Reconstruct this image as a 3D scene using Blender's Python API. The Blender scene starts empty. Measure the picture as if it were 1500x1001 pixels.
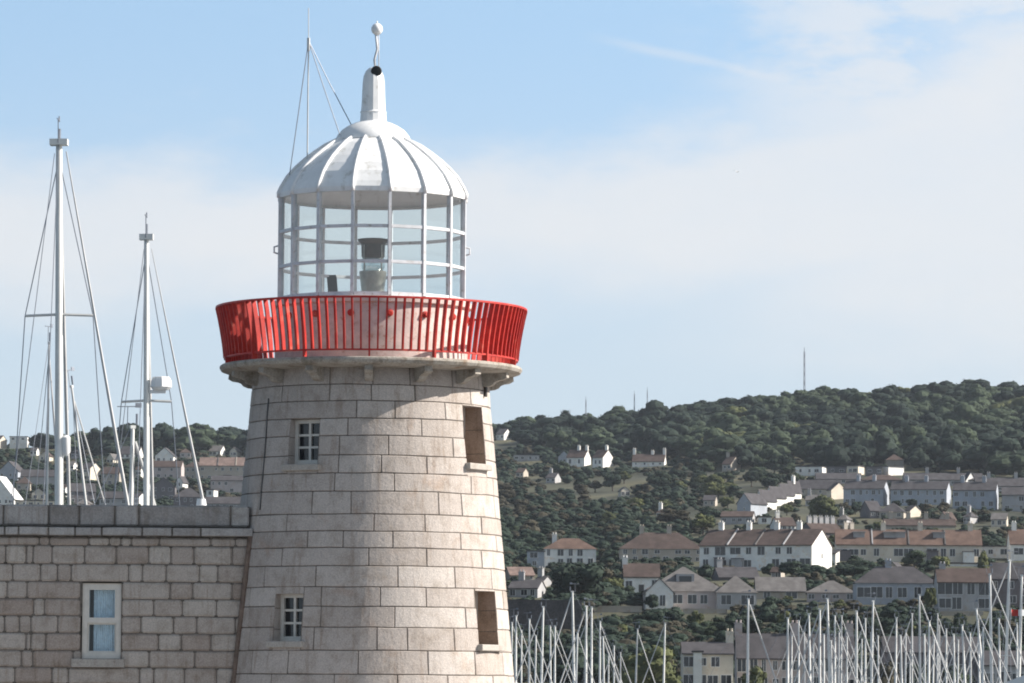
import bpy, math, random
import numpy as np
from mathutils import Vector, Matrix, noise
random.seed(7)
R = math.radians
D = bpy.data
C = bpy.context.scene.collection
PI = math.pi

# ------------------------------------------------------------------ camera
F = 7000.0                      # focal length in photo pixels (photo is 1500 wide)
PITCH = math.atan(539.5 / F); ROLL = R(0.4)
CAMZ = 4.0
cam_rot = Matrix.Rotation(PI/2 + PITCH, 3, 'X') @ Matrix.Rotation(ROLL, 3, 'Z')
cam_d = D.cameras.new('camera'); cam = D.objects.new('camera', cam_d); C.objects.link(cam)
cam.matrix_world = Matrix.Translation((0, 0, CAMZ)) @ cam_rot.to_4x4()
cam_d.sensor_width = 36; cam_d.lens = F/1500*36; cam_d.clip_start = 1; cam_d.clip_end = 20000
bpy.context.scene.camera = cam
IR = cam_rot.transposed()
def at(px, py, Y):
    d = cam_rot @ Vector((px-750, -(py-500.5), -F)); d *= Y/d.y
    return Vector((d.x, d.y, d.z + CAMZ))
def proj(p):
    q = IR @ (Vector(p) - Vector((0, 0, CAMZ)))
    return 750 + F*q.x/-q.z, 500.5 - F*q.y/-q.z

# ------------------------------------------------------------------ helpers
class MB:
    def __init__(s): s.v = []; s.f = []; s.m = []; s.t = []
    def add(s, vs, fs, mi=0, t=0.5):
        b = len(s.v); s.v += [tuple(v) for v in vs]
        for f in fs: s.f.append(tuple(i+b for i in f)); s.m.append(mi); s.t.append(t)
        return s
    def box(s, c, d, rz=0, mi=0, t=0.5, M=None):
        x, y, z = d[0]/2, d[1]/2, d[2]/2
        vs = [Vector((i*x, j*y, k*z)) for k in (-1, 1) for j in (-1, 1) for i in (-1, 1)]
        if M is not None: vs = [M @ v for v in vs]
        if rz: vs = [Matrix.Rotation(rz, 3, 'Z') @ v for v in vs]
        vs = [v + Vector(c) for v in vs]
        return s.add(vs, [(0,2,3,1), (4,5,7,6), (0,1,5,4), (2,6,7,3), (0,4,6,2), (1,3,7,5)], mi, t)
    def tube(s, pts, r, n=8, mi=0, t=0.5, caps=True):
        pts = [Vector(p) for p in pts]; rs = r if isinstance(r, (list, tuple)) else [r]*len(pts)
        vs = []; fs = []; ref = None
        for i, p in enumerate(pts):
            a = pts[max(i-1, 0)]; b = pts[min(i+1, len(pts)-1)]; d = (b-a).normalized()
            if ref is None: ref = Vector((1, 0, 0)) if abs(d.x) < .8 else Vector((0, 1, 0))
            u = (ref - d*ref.dot(d)).normalized(); w = d.cross(u); ref = u
            for k in range(n):
                an = 2*PI*k/n; vs.append(p + (u*math.cos(an) + w*math.sin(an))*rs[i])
        for i in range(len(pts)-1):
            for k in range(n):
                fs.append((i*n+k, i*n+(k+1) % n, (i+1)*n+(k+1) % n, (i+1)*n+k))
        if caps: fs += [tuple(reversed(range(n))), tuple(range((len(pts)-1)*n, len(pts)*n))]
        return s.add(vs, fs, mi, t)
    def lathe(s, prof, n=64, c=(0, 0), off=0.0, mi=0, t=0.5, closed=False):
        vs = []; fs = []
        for r, z in prof:
            for k in range(n):
                a = off + 2*PI*k/n; vs.append((c[0]+r*math.sin(a), c[1]-r*math.cos(a), z))
        m = len(prof)
        for i in range(m if closed else m-1):
            j = (i+1) % m
            for k in range(n):
                fs.append((i*n+k, i*n+(k+1) % n, j*n+(k+1) % n, j*n+k))
        return s.add(vs, fs, mi, t)
    def build(s, name, mats, parent=None, smooth=False, sharp=None):
        me = D.meshes.new(name); me.from_pydata(s.v, [], s.f)
        if not isinstance(mats, (list, tuple)): mats = [mats]
        for m in mats: me.materials.append(m)
        me.polygons.foreach_set('material_index', s.m)
        a = me.attributes.new('tint', 'FLOAT', 'FACE'); a.data.foreach_set('value', s.t)
        if smooth:
            me.polygons.foreach_set('use_smooth', [True]*len(s.f))
            if sharp is not None: me.set_sharp_from_angle(angle=R(sharp))
        me.update()
        o = D.objects.new(name, me); C.objects.link(o)
        if parent is not None: o.parent = parent
        return o

def tag(o, label=None, cat=None, group=None, kind=None):
    if label: o['label'] = label
    if cat: o['category'] = cat
    if group: o['group'] = group
    if kind: o['kind'] = kind
    return o
def empty(name, loc, rz=0):
    o = D.objects.new(name, None); C.objects.link(o); o.location = loc; o.rotation_euler = (0, 0, rz)
    o.empty_display_size = .2
    return o
def copy_tree(o, parent=None):
    c = o.copy(); C.objects.link(c)
    if parent is not None: c.parent = parent
    for ch in kids.get(o.name, []):
        copy_tree(ch, c)
    return c
kids = {}
def index_kids(o):
    kids[o.name] = list(o.children)
    for ch in o.children: index_kids(ch)

# ------------------------------------------------------------------ materials
def nt(name):
    m = D.materials.new(name); m.use_nodes = True; t = m.node_tree
    return m, t, t.nodes['Principled BSDF']
def N(t, typ, **kw):
    n = t.nodes.new(typ)
    for k, v in kw.items(): setattr(n, k, v)
    return n
def ramp(t, stops):
    n = N(t, 'ShaderNodeValToRGB'); e = n.color_ramp.elements
    while len(e) < len(stops): e.new(.5)
    for i, (p, c) in enumerate(stops): e[i].position = p; e[i].color = (*c, 1)
    return n
def noise_n(t, scale, detail=4, vec=None, rough=.55):
    n = N(t, 'ShaderNodeTexNoise'); n.inputs['Scale'].default_value = scale; n.inputs['Detail'].default_value = detail
    n.inputs['Roughness'].default_value = rough
    if vec is not None: t.links.new(vec, n.inputs['Vector'])
    return n
def mulc(t, a, b, fac=1.0, mode='MULTIPLY'):
    n = N(t, 'ShaderNodeMix', data_type='RGBA', blend_type=mode)
    for s, v in ((n.inputs[6], a), (n.inputs[7], b), (n.inputs[0], fac)):
        if hasattr(v, 'is_output'): t.links.new(v, s)
        elif isinstance(v, tuple): s.default_value = (*v, 1)
        else: s.default_value = v
    return n.outputs[2]

def stone(name, c0, c1, c2, grain=60, stain=.5, bump=.5, dirt=(.45, .42, .38), rust=0.0):
    """granite: per-block tone from the face attribute, grain, blotches and vertical weather streaks"""
    m, t, b = nt(name); L = t.links.new
    at_ = N(t, 'ShaderNodeAttribute', attribute_name='tint')
    cr = ramp(t, [(0, c0), (.5, c1), (1, c2)]); L(at_.outputs['Fac'], cr.inputs[0])
    tc = N(t, 'ShaderNodeTexCoord')
    g = noise_n(t, grain, 3, tc.outputs['Object'], .7)
    gr = ramp(t, [(.3, (.72, .72, .74)), (.7, (1.18, 1.17, 1.15))]); L(g.outputs[0], gr.inputs[0])
    col = mulc(t, cr.outputs[0], gr.outputs[0])
    bl = noise_n(t, 3.2, 6, tc.outputs['Object'], .65)
    br = ramp(t, [(.3, dirt), (.52, (1, 1, 1))]); L(bl.outputs[0], br.inputs[0])
    col = mulc(t, col, br.outputs[0], stain)
    mp = N(t, 'ShaderNodeMapping'); mp.inputs['Scale'].default_value = (5, 5, .5); L(tc.outputs['Object'], mp.inputs['Vector'])
    st = noise_n(t, 1.5, 5, mp.outputs[0], .7)
    sr = ramp(t, [(.54, (1, 1, 1)), (.7, (.60, .52, .45))]); L(st.outputs[0], sr.inputs[0])
    col = mulc(t, col, sr.outputs[0], stain*1.0)
    if rust:
        rn = noise_n(t, 1.7, 5, tc.outputs['Object'], .6)
        rr = ramp(t, [(.60, (1, 1, 1)), (.72, (.85, .6, .42))]); L(rn.outputs[0], rr.inputs[0])
        col = mulc(t, col, rr.outputs[0], rust)
    L(col, b.inputs['Base Color']); b.inputs['Roughness'].default_value = .85
    b.inputs['Specular IOR Level'].default_value = .25
    bn = noise_n(t, grain*.5, 5, tc.outputs['Object'], .7)
    bb = N(t, 'ShaderNodeMath', operation='ADD'); L(bn.outputs[0], bb.inputs[0])
    b2 = noise_n(t, 9, 4, tc.outputs['Object'], .6); L(b2.outputs[0], bb.inputs[1])
    bp = N(t, 'ShaderNodeBump'); bp.inputs['Strength'].default_value = bump; bp.inputs['Distance'].default_value = .012
    L(bb.outputs[0], bp.inputs['Height']); L(bp.outputs[0], b.inputs['Normal'])
    return m
def paint(name, c, rough=.5, metal=0, var=.12, scale=4, dirt=None, bump=0):
    m, t, b = nt(name); L = t.links.new
    tc = N(t, 'ShaderNodeTexCoord'); n = noise_n(t, scale, 5, tc.outputs['Object'], .65)
    lo = tuple(x*(1-var*1.6) for x in c); hi = tuple(min(1, x*(1+var)) for x in c)
    cr = ramp(t, [(.3, lo), (.65, hi)]); L(n.outputs[0], cr.inputs[0]); col = cr.outputs[0]
    if dirt:
        n2 = noise_n(t, scale*2.3, 6, tc.outputs['Object'], .7)
        r2 = ramp(t, [(.55, (1, 1, 1)), (.68, dirt)]); L(n2.outputs[0], r2.inputs[0]); col = mulc(t, col, r2.outputs[0])
    L(col, b.inputs['Base Color']); b.inputs['Roughness'].default_value = rough; b.inputs['Metallic'].default_value = metal
    if bump:
        bp = N(t, 'ShaderNodeBump'); bp.inputs['Strength'].default_value = bump; bp.inputs['Distance'].default_value = .02
        L(n.outputs[0], bp.inputs['Height']); L(bp.outputs[0], b.inputs['Normal'])
    return m
def glass(name, tint=(.9, .95, .96), refl=.1):
    m, t, b = nt(name); L = t.links.new; t.nodes.remove(b)
    tr = N(t, 'ShaderNodeBsdfTransparent'); tr.inputs[0].default_value = (*tint, 1)
    gl = N(t, 'ShaderNodeBsdfGlossy'); gl.inputs['Roughness'].default_value = .03
    lw = N(t, 'ShaderNodeLayerWeight'); lw.inputs[0].default_value = .5
    pw = N(t, 'ShaderNodeMath', operation='POWER'); L(lw.outputs['Facing'], pw.inputs[0]); pw.inputs[1].default_value = 5
    ad = N(t, 'ShaderNodeMath', operation='MULTIPLY_ADD'); L(pw.outputs[0], ad.inputs[0]); ad.inputs[1].default_value = .45; ad.inputs[2].default_value = refl
    mx = N(t, 'ShaderNodeMixShader'); L(ad.outputs[0], mx.inputs[0]); L(tr.outputs[0], mx.inputs[1]); L(gl.outputs[0], mx.inputs[2])
    L(mx.outputs[0], t.nodes['Material Output'].inputs['Surface'])
    return m
def foliage(name, dark, light, scale=.25):
    m, t, b = nt(name); L = t.links.new
    a = N(t, 'ShaderNodeAttribute', attribute_name='tint'); oi = N(t, 'ShaderNodeObjectInfo')
    tc = N(t, 'ShaderNodeTexCoord')
    n = noise_n(t, scale, 3, tc.outputs['Object'])
    ad = N(t, 'ShaderNodeMath', operation='ADD'); L(a.outputs['Fac'], ad.inputs[0]); L(n.outputs[0], ad.inputs[1])
    a2 = N(t, 'ShaderNodeMath', operation='MULTIPLY_ADD'); L(oi.outputs['Random'], a2.inputs[0]); a2.inputs[1].default_value = .5
    L(ad.outputs[0], a2.inputs[2])
    a3 = N(t, 'ShaderNodeMath', operation='MULTIPLY'); L(a2.outputs[0], a3.inputs[0]); a3.inputs[1].default_value = .5
    cr = ramp(t, [(.2, dark), (.85, light)]); L(a3.outputs[0], cr.inputs[0])
    L(cr.outputs[0], b.inputs['Base Color']); b.inputs['Roughness'].default_value = .75
    b.inputs['Specular IOR Level'].default_value = .12
    return m

M = {}
M['tower'] = stone('tower_granite', (.395, .350, .318), (.468, .420, .386), (.55, .505, .468), 45, .65, .6, (.66, .62, .57), rust=.35)
M['joint'] = paint('mortar_joint', (.14, .122, .105), .95, 0, .3, 8)
M['wallstone'] = stone('wall_granite', (.37, .31, .27), (.44, .39, .35), (.51, .465, .42), 40, .7, .7, (.6, .56, .5))
M['coping'] = stone('coping_granite', (.28, .265, .255), (.37, .355, .345), (.46, .445, .43), 40, .6, .7, (.55, .52, .48))
M['dress'] = stone('dressed_granite', (.36, .33, .30), (.43, .40, .365), (.5, .47, .43), 45, .5, .4, (.6, .55, .5))
M['slab'] = stone('gallery_granite', (.33, .30, .26), (.39, .36, .32), (.45, .42, .38), 30, .8, .5, (.4, .36, .3), rust=.8)
M['white'] = paint('white_paint', (.80, .80, .80), .42, 0, .07, 2.2, (.72, .70, .66), .15)
M['whiteframe'] = paint('white_glazing_paint', (.64, .65, .68), .45, 0, .09, 6, (.68, .62, .55))
M['murette'] = paint('weathered_white_bounce_tinted', (.62, .49, .455), .55, 0, .14, 4, (.78, .58, .50))  # pink in the base colour stands in for red light bounced off the balusters
def red_paint():
    m, t, b = nt('faded_red_paint'); L = t.links.new; tc = N(t, 'ShaderNodeTexCoord')
    n = noise_n(t, 2.6, 6, tc.outputs['Object'], .7); n2 = noise_n(t, 14, 4, tc.outputs['Object'], .7)
    cr = ramp(t, [(.35, (.33, .012, .010)), (.55, (.50, .024, .014)), (.68, (.52, .11, .075))]); L(n.outputs[0], cr.inputs[0])
    r2 = ramp(t, [(.60, (1, 1, 1)), (.72, (.42, .40, .36))]); L(n2.outputs[0], r2.inputs[0])
    L(mulc(t, cr.outputs[0], r2.outputs[0]), b.inputs['Base Color']); b.inputs['Roughness'].default_value = .5
    return m
M['red'] = red_paint()
M['black'] = paint('black_rubber', (.015, .015, .016), .6)
M['darkglass'] = paint('dark_window_glass', (.018, .020, .024), .08)
M['lglass'] = glass('lantern_glass', (.84, .90, .91), .10)
M['wglass'] = glass('sash_glass', (.88, .92, .95), .05)
M['optic'] = glass('optic_glass', (.78, .84, .84), .25)
M['curtain'] = paint('pale_blue_curtain', (.62, .74, .80), .9, 0, .12, 12)
M['metal'] = paint('worn_brass_metal', (.34, .31, .27), .35, .8, .2, 5)
M['darkmetal'] = paint('dark_metal', (.07, .065, .06), .4, .6, .2, 5)
M['frame'] = paint('cream_window_paint', (.62, .59, .54), .5, 0, .06, 8)
M['pipe'] = paint('rusty_brown_pipe', (.16, .115, .09), .7, 0, .3, 6, (.6, .45, .35))
M['mast'] = paint('mast_aluminium', (.72, .72, .70), .45, .0, .08, 1)
M['mastgrey'] = paint('grey_mast_aluminium', (.58, .58, .57), .4, .0, .1, 1)
M['wire'] = paint('rigging_wire', (.20, .22, .26), .5, .3)
M['sail'] = paint('furled_sail_cloth', (.50, .50, .50), .8, 0, .1, 1)
M['gel'] = paint('white_gelcoat', (.78, .78, .78), .25, 0, .05, .5)
M['blue'] = paint('blue_boat_canvas', (.035, .08, .22), .8, 0, .2, 1)
M['bark'] = paint('bark', (.07, .055, .04), .9, 0, .3, 1)
M['leaf_dark'] = foliage('dark_leaves', (.005, .011, .010), (.031, .048, .033))
M['leaf_mid'] = foliage('mid_leaves', (.008, .016, .011), (.046, .064, .037))
M['leaf_light'] = foliage('light_leaves', (.028, .038, .017), (.105, .115, .048))
M['leaf_brown'] = foliage('brownish_leaves', (.018, .017, .012), (.068, .062, .042))
def house_mat(name, c, var=.1): return paint(name, c, .85, 0, var, .35, tuple(1-.25*(i+1)/2 for i in range(3)))
M['render_white'] = house_mat('white_render', (.76, .75, .72))
M['render_cream'] = house_mat('cream_render', (.58, .53, .45))
M['render_grey'] = house_mat('grey_render', (.36, .36, .37))
M['render_blue'] = house_mat('pale_blue_grey_render', (.34, .37, .42))
M['render_pink'] = house_mat('pinkish_white_render', (.44, .39, .385))
M['render_dark'] = house_mat('dark_stone_render', (.14, .13, .14))
M['rubble'] = stone('dark_rubble_stone', (.06, .055, .06), (.085, .08, .085), (.12, .11, .11), 1.2, .9, .8)
M['render_stone'] = house_mat('sand_stone_render', (.40, .36, .31))
def roof_mat(name, c):
    m, t, b = nt(name); L = t.links.new; tc = N(t, 'ShaderNodeTexCoord')
    w = N(t, 'ShaderNodeTexWave', wave_type='BANDS', bands_direction='Z'); w.inputs['Scale'].default_value = 1.6
    w.inputs['Distortion'].default_value = .6; L(tc.outputs['Object'], w.inputs['Vector'])
    n = noise_n(t, .55, 6, tc.outputs['Object'], .7)
    cr = ramp(t, [(.3, tuple(x*.6 for x in c)), (.7, tuple(x*1.3 for x in c))]); L(n.outputs[0], cr.inputs[0])
    wr = ramp(t, [(0, (.7, .7, .7)), (.5, (1.05, 1.05, 1.05))]); L(w.outputs[0], wr.inputs[0])
    L(mulc(t, cr.outputs[0], wr.outputs[0], .7), b.inputs['Base Color']); b.inputs['Roughness'].default_value = .9; b.inputs['Specular IOR Level'].default_value = .15
    return m
M['slate'] = roof_mat('grey_slate', (.078, .074, .080))
M['slate_light'] = roof_mat('light_grey_tiles', (.145, .137, .135))
M['tile_brown'] = roof_mat('brown_tiles', (.088, .066, .060))
M['tile_orange'] = roof_mat('orange_clay_tiles', (.145, .098, .080))
M['tile_pink'] = roof_mat('faded_pink_tiles', (.22, .16, .14))
M['boardwhite'] = paint('white_window_board', (.72, .72, .72), .5)

# ------------------------------------------------------------------ lighthouse
Y0 = 84.0
S = Y0/F*1.003                         # metres per photo pixel at the tower axis
AX = at(542, 700, Y0); AXX, AXY = AX.x, Y0
QUAY = 2.3
def zc(py): return at(542, py, Y0).z                # level of a ring whose side edges are seen at py
def rt(z):                                          # tower radius at level z
    return (213 - (z - ZR0)/S*.0925) * S
ZR0 = zc(1000)
def zf(py):                                         # level of a course line seen at py on the front of the tower
    z = zc(py)
    for _ in range(6):
        z = at(542, py, Y0 - rt(z)).z
    return z
LH = empty('lighthouse', (AXX, AXY, QUAY))
tag(LH, 'pale granite lighthouse tower with red balustrade and white domed lantern', 'lighthouse')
def loc(P): return Vector(P) - Vector((AXX, AXY, QUAY))
def polar(r, th, z): return Vector((r*math.sin(th), -r*math.cos(th), z - QUAY))

# course joint lines (photo rows on the tower front) and the upright joints seen in each course (photo columns)
courses = [537, 563, 587, 612.5, 638, 667, 693, 719.5, 753, 778, 802.5, 829, 860, 888.5, 919, 953, 988, 1016, 1046, 1078, 1110, 1145, 1180]
joints = [[387, 420, 488, 550, 603, 663, 700], [418, 488, 548, 610], [395, 527, 582, 653], [392, 515, 620, 680], [393, 503, 573, 665],
          [389, 502, 563, 628], [388, 497, 582, 691], [385, 465, 521, 645, 678], [428, 554, 626, 706], [370, 459, 510, 581, 677],
          [422, 547, 629, 707], [396, 471.5, 588.5, 669], [374, 480, 564, 629], [374, 479.5, 585, 685], [375, 470, 560, 603],
          [433, 534, 632.5, 698.5], [500, 590, 661]]
# windows: angle, half width, top row, bottom row (glass), course span, facing
WIN = []
def wspec(px, py_t, py_b, hw, d, c0, c1, kind):
    r = rt(zc(650 if py_t < 700 else 900)); th = math.asin((px-542)*S/r)
    def zz(py): return at(px, py, Y0 - r*math.cos(th)).z
    WIN.append(dict(th=th, hw=hw, zt=zz(py_t), zb=zz(py_b), d=d, z1=zf(courses[c0]), z0=zf(courses[c1]), kind=kind))
wspec(451, 614, 681, .30, .24, 3, 6, 'pane')
wspec(432, 870, 940, .29, .24, 12, 15, 'pane')
wspec(697, 595, 680, .32, .44, 2, 6, 'board')
wspec(716, 866, 945, .32, .44, 12, 15, 'board')

def stone_patch(mb, P, u0, u1, z0, z1, nu, gap, bev, depth, h, t, mi=0):
    """one chamfered block; P(u, z, h) maps to space; u in metres at scale given by P"""
    a = u0 + gap; b = u1 - gap; c = z0 + gap; d = z1 - gap
    if b - a < .05 or d - c < .03: return
    us = [a] + [a + bev + (b-a-2*bev)*i/nu for i in range(nu+1)] + [b]
    zs = [c, c+bev, d-bev, d]
    vs = []
    for j, z in enumerate(zs):
        for i, u in enumerate(us):
            edge = j in (0, 3) or i in (0, len(us)-1)
            uu, zz = u, z
            if i in (0, len(us)-1) and j in (0, 3):      # worn corners
                uu += bev*.8*(1 if i == 0 else -1); zz += bev*.8*(1 if j == 0 else -1)
            j0 = noise.noise(Vector((uu*1.7, z*2.1, 4.2)))*.010; jit = (noise.noise(Vector((u*3.1, z*3.3, h*50)))*.007) if not edge else 0
            vs.append(P(uu + j0*.8 + jit*.6, zz + j0 + jit, -depth if edge else h + jit))
    n = len(us)
    fs = [(j*n+i, j*n+i+1, (j+1)*n+i+1, (j+1)*n+i) for j in range(3) for i in range(n-1)]
    mb.add(vs, fs, mi, t)

def build_tower():
    mb = MB(); rnd = random.Random(3)
    zs = [zf(c) for c in courses]
    for ci in range(len(zs)-1):
        z1, z0 = zs[ci], zs[ci+1]; rm = rt((z0+z1)/2)
        js = joints[ci] if ci < len(joints) else []
        ths = sorted(math.asin(max(-.97, min(.97, (x-542)*S/rm))) for x in js)
        if not ths: ths = [rnd.uniform(-.2, .2)]
        # fill the ring with further blocks behind
        last = ths[-1]; first = ths[0] + 2*PI
        gaps = []
        for a, b in zip(ths[:-1], ths[1:]): gaps.append((a, b))
        rem = first - last; n = max(1, round(rem*rm/ (1.05)))
        cuts = [last + rem*(i + (rnd.uniform(-.2, .2) if 0 < i < n else 0))/n for i in range(n+1)]
        gaps += list(zip(cuts[:-1], cuts[1:]))
        wins = [(w['th']-w['hw']/rm, w['th']+w['hw']/rm) for w in WIN if w['z1'] > z0+.02 and w['z0'] < z1-.02]
        for a, b in gaps:
            segs = [(a, b)]
            for w0, w1 in wins:
                for sh in (0, 2*PI):
                    out = []
                    for s0, s1 in segs:
                        if w1+sh <= s0 or w0+sh >= s1: out.append((s0, s1)); continue
                        if w0+sh > s0: out.append((s0, w0+sh))
                        if w1+sh < s1: out.append((w1+sh, s1))
                    segs = out
            for s0, s1 in segs:
                if s1 - s0 < .012: continue
                def P(u, z, h): return polar(rt(z)+h, u/rm, z)
                nu = max(1, int((s1-s0)/R(3)))
                stone_patch(mb, P, s0*rm, s1*rm, z0, z1, nu, .0045, .011, .016, rnd.uniform(-.003, .004), min(1, max(0, rnd.gauss(.5, .22))))
                # mortar behind
                k = max(2, int((s1-s0)/R(3)))
                vs = []
                for z in (z0, z1):
                    for i in range(k+1): vs.append(polar(rt(z)-.012, s0+(s1-s0)*i/k, z))
                mb.add(vs, [(i, i+1, k+2+i, k+1+i) for i in range(k)], 1)
    # solid plinth to the quay
    zb = zs[-1]
    mb.lathe([(rt(zb)+.0, zb-QUAY), (rt(QUAY)+.05, 0.0)], 96)
    for w in WIN:      # reveals, filler stones above and below the opening
        th = w['th']; nrm = Vector((math.sin(th), -math.cos(th), 0)); tan = Vector((math.cos(th), math.sin(th), 0))
        zm = (w['zt']+w['zb'])/2; rin = rt(zm) - w['d']
        w['nrm'] = nrm; w['tan'] = tan; w['rin'] = rin
        def outer(s, z, h=-.004):
            r = rt(z); dd = s*w['hw']
            return nrm*(math.sqrt(r*r-dd*dd)+h) + tan*dd + Vector((0, 0, z-QUAY))
        def inner(s, z): return nrm*(rin-.05) + tan*(s*w['hw']) + Vector((0, 0, z-QUAY))
        for s in (-1, 1):
            k = 3; zz = [w['z0']+(w['z1']-w['z0'])*i/k for i in range(k+1)]
            for i in range(k):
                e = .006
                q = [outer(s, zz[i]+e), inner(s, zz[i]+e), inner(s, zz[i+1]-e), outer(s, zz[i+1]-e)]
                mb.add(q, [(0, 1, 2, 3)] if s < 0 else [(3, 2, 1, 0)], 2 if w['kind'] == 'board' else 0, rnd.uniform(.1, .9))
            q = [outer(s, zz[0], -.012)+tan*s*.004, inner(s, zz[0])+tan*s*.004, inner(s, zz[-1])+tan*s*.004, outer(s, zz[-1], -.012)+tan*s*.004]
            mb.add(q, [(0, 1, 2, 3)], 1)
        for zlo, zhi in ((w['z0'], w['zb']), (w['zt'], w['z1'])):
            if zhi - zlo > .015:
                vs = [outer(s, z) for s in (-1, -.33, .33, 1) for z in (zlo, zhi)] + [inner(s, z) for s in (-1, 1) for z in (zlo, zhi)]
                mb.add(vs, [(0, 2, 3, 1), (2, 4, 5, 3), (4, 6, 7, 5), (1, 3, 5, 7, 11, 9), (0, 8, 10, 6, 4, 2)], 0, rnd.uniform(.4, .6))
            else:
                vs = [outer(-1, zhi), outer(1, zhi), inner(1, zhi), inner(-1, zhi)]
                mb.add(vs, [(0, 1, 2, 3)], 0, .4)
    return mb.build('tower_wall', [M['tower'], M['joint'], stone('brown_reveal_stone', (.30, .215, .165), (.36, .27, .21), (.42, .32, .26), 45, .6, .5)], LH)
build_tower()

for w in WIN:
    nrm, tan, rin, hw = w['nrm'], w['tan'], w['rin'], w['hw']
    h = w['zt']-w['zb']; zm = (w['zt']+w['zb'])/2 - QUAY
    rz = w['th']
    c = nrm*rin
    f = MB(); bw = .065
    if w['kind'] == 'pane':
        for s in (-1, 1): f.box(c + tan*s*(hw-bw/2) + Vector((0, 0, zm)), (bw, .07, h), rz)
        f.box(c + Vector((0, 0, zm+h/2-bw/2)), (2*hw-2*bw, .068, bw), rz)
        f.box(c + Vector((0, 0, zm-h/2+bw*.7)), (2*hw-2*bw, .068, bw*1.4), rz)
        f.box(c + Vector((0, 0, zm)), (.045, .05, h-2*bw), rz)
        for k in (-1, 1): f.box(c + Vector((0, 0, zm+.02+k*(h-2.4*bw)/6)), (2*hw-2*bw, .044, .038), rz)
        o = f.build('window', M['frame'], LH)
        g = MB(); g.box(c - nrm*.025 + Vector((0, 0, zm)), (2*hw-.02, .012, h-.02), rz)
        g.build('pane', M['darkglass'], o)
    else:
        for s in (-1, 1): f.box(c + tan*s*(hw-bw/2) + Vector((0, 0, zm)), (bw, .06, h), rz)
        for s in (-1, 1): f.box(c + Vector((0, 0, zm+s*(h/2-bw/2))), (2*hw-2*bw, .058, bw), rz)
        f.box(c + Vector((0, 0, zm)), (2*hw-2*bw, .04, .045), rz)
        o = f.build('window', M['frame'], LH)
        g = MB(); g.box(c - nrm*.02 + Vector((0, 0, zm)), (2*hw-.02, .012, h-.02), rz)
        g.build('pane', M['darkglass'], o)
    s_ = MB(); rs = rt(w['zb'])
    s_.box(nrm*(rs-w['d']/2+.03) + Vector((0, 0, w['zb']-QUAY-.05)), (2*hw+.16 if w['kind'] == 'pane' else 2*hw+.1, w['d']+.10, .11), rz)
    si = s_.build('sill', M['dress'], o)
    bv = si.modifiers.new('b', 'BEVEL'); bv.width = .015; bv.segments = 2

# gallery: coved stone cornice, slab and brackets
zt_ = zc(538); zb_ = zc(546.5)
def mkslab():
    mb = MB(); q = QUAY
    zj = zf(563)
    rt0 = rt(zc(562))
    prof = [(1.2, zt_-q), (219*S, zt_-q), (221*S, zt_-q-.02), (221.5*S, (zt_+zb_)/2-q), (219*S, zb_-q), (214*S, zb_-q-.02),
            (205*S, zb_-q-.04), (195*S, zb_-q-.045), (rt0-.02, zb_-q-.05)]
    mb.lathe(prof, 96)
    return mb.build('gallery_slab', M['slab'], LH, True, 35)
mkslab()
for k in range(15):
    th = R(24*k) + R(.8)
    b = MB(); z0 = zb_ - QUAY
    pts = [(209*S, z0-.03), (210*S, z0-.12), (205*S, z0-.155), (197*S, z0-.17), (191*S, z0-.20), (188*S, z0-.245), (183*S, z0-.27), (177*S, z0-.28), (170*S, z0-.28), (170*S, z0-.03)]
    vs = []
    nrm = Vector((math.sin(th), -math.cos(th), 0)); tan = Vector((math.cos(th), math.sin(th), 0))
    for s in (-1, 1):
        for r_, z_ in pts: vs.append(nrm*r_ + tan*s*.072 + Vector((0, 0, z_)))
    n = len(pts)
    b.add(vs, [tuple(range(n)), tuple(reversed(range(n, 2*n)))] + [(i, i+n, (i+1) % n + n, (i+1) % n) for i in range(n)])
    b.build('bracket', M['slab'], LH)

# red balustrade
zr1 = zc(454) - QUAY; zr0 = zc(528) - QUAY; zsl = zt_ - QUAY
rr1 = 225.5*S; rr0 = 213*S
rl = MB()
def ring(mb, r, z, w, h, n=96, mi=0): mb.lathe([(r-w/2, z-h/2), (r+w/2, z-h/2), (r+w/2, z+h/2), (r-w/2, z+h/2)], n, closed=True, mi=mi)
ring(rl, rr1, zr1, .07, .035); ring(rl, rr0, zr0, .055, .03)
rail = rl.build('balustrade', M['red'], LH)
NB = 112
for k in range(NB):
    th = 2*PI*(k+.3)/NB
    post = k % 8 == 0
    nrm = Vector((math.sin(th), -math.cos(th), 0)); tan = Vector((math.cos(th), math.sin(th), 0))
    d_, w_ = (.095, .027) if not post else (.10, .032)
    vs = []; K = 5
    for i in range(K+1):
        u = i/K; z = (zr0 if not post else zsl) + ((zr1) - (zr0 if not post else zsl))*u
        uu = (z-zr0)/(zr1-zr0)
        r_ = rr0 + (rr1-rr0)*(max(uu, 0)**1.35)
        w2 = w_*(1+random.uniform(-.06, .06))
        for a, b_ in ((-1, -1), (1, -1), (1, 1), (-1, 1)):
            vs.append(nrm*(r_-.008+a*d_/2) + tan*(b_*w2/2) + Vector((0, 0, z - (.014 if i == K else 0) + (.012 if i == 0 and not post else 0))))
    fs = [(i*4+j, i*4+(j+1) % 4, (i+1)*4+(j+1) % 4, (i+1)*4+j) for i in range(K) for j in range(4)] + [(0, 3, 2, 1), (K*4, K*4+1, K*4+2, K*4+3)]
    b = MB(); b.add(vs, fs); b.build('baluster', M['red'], rail)

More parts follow.
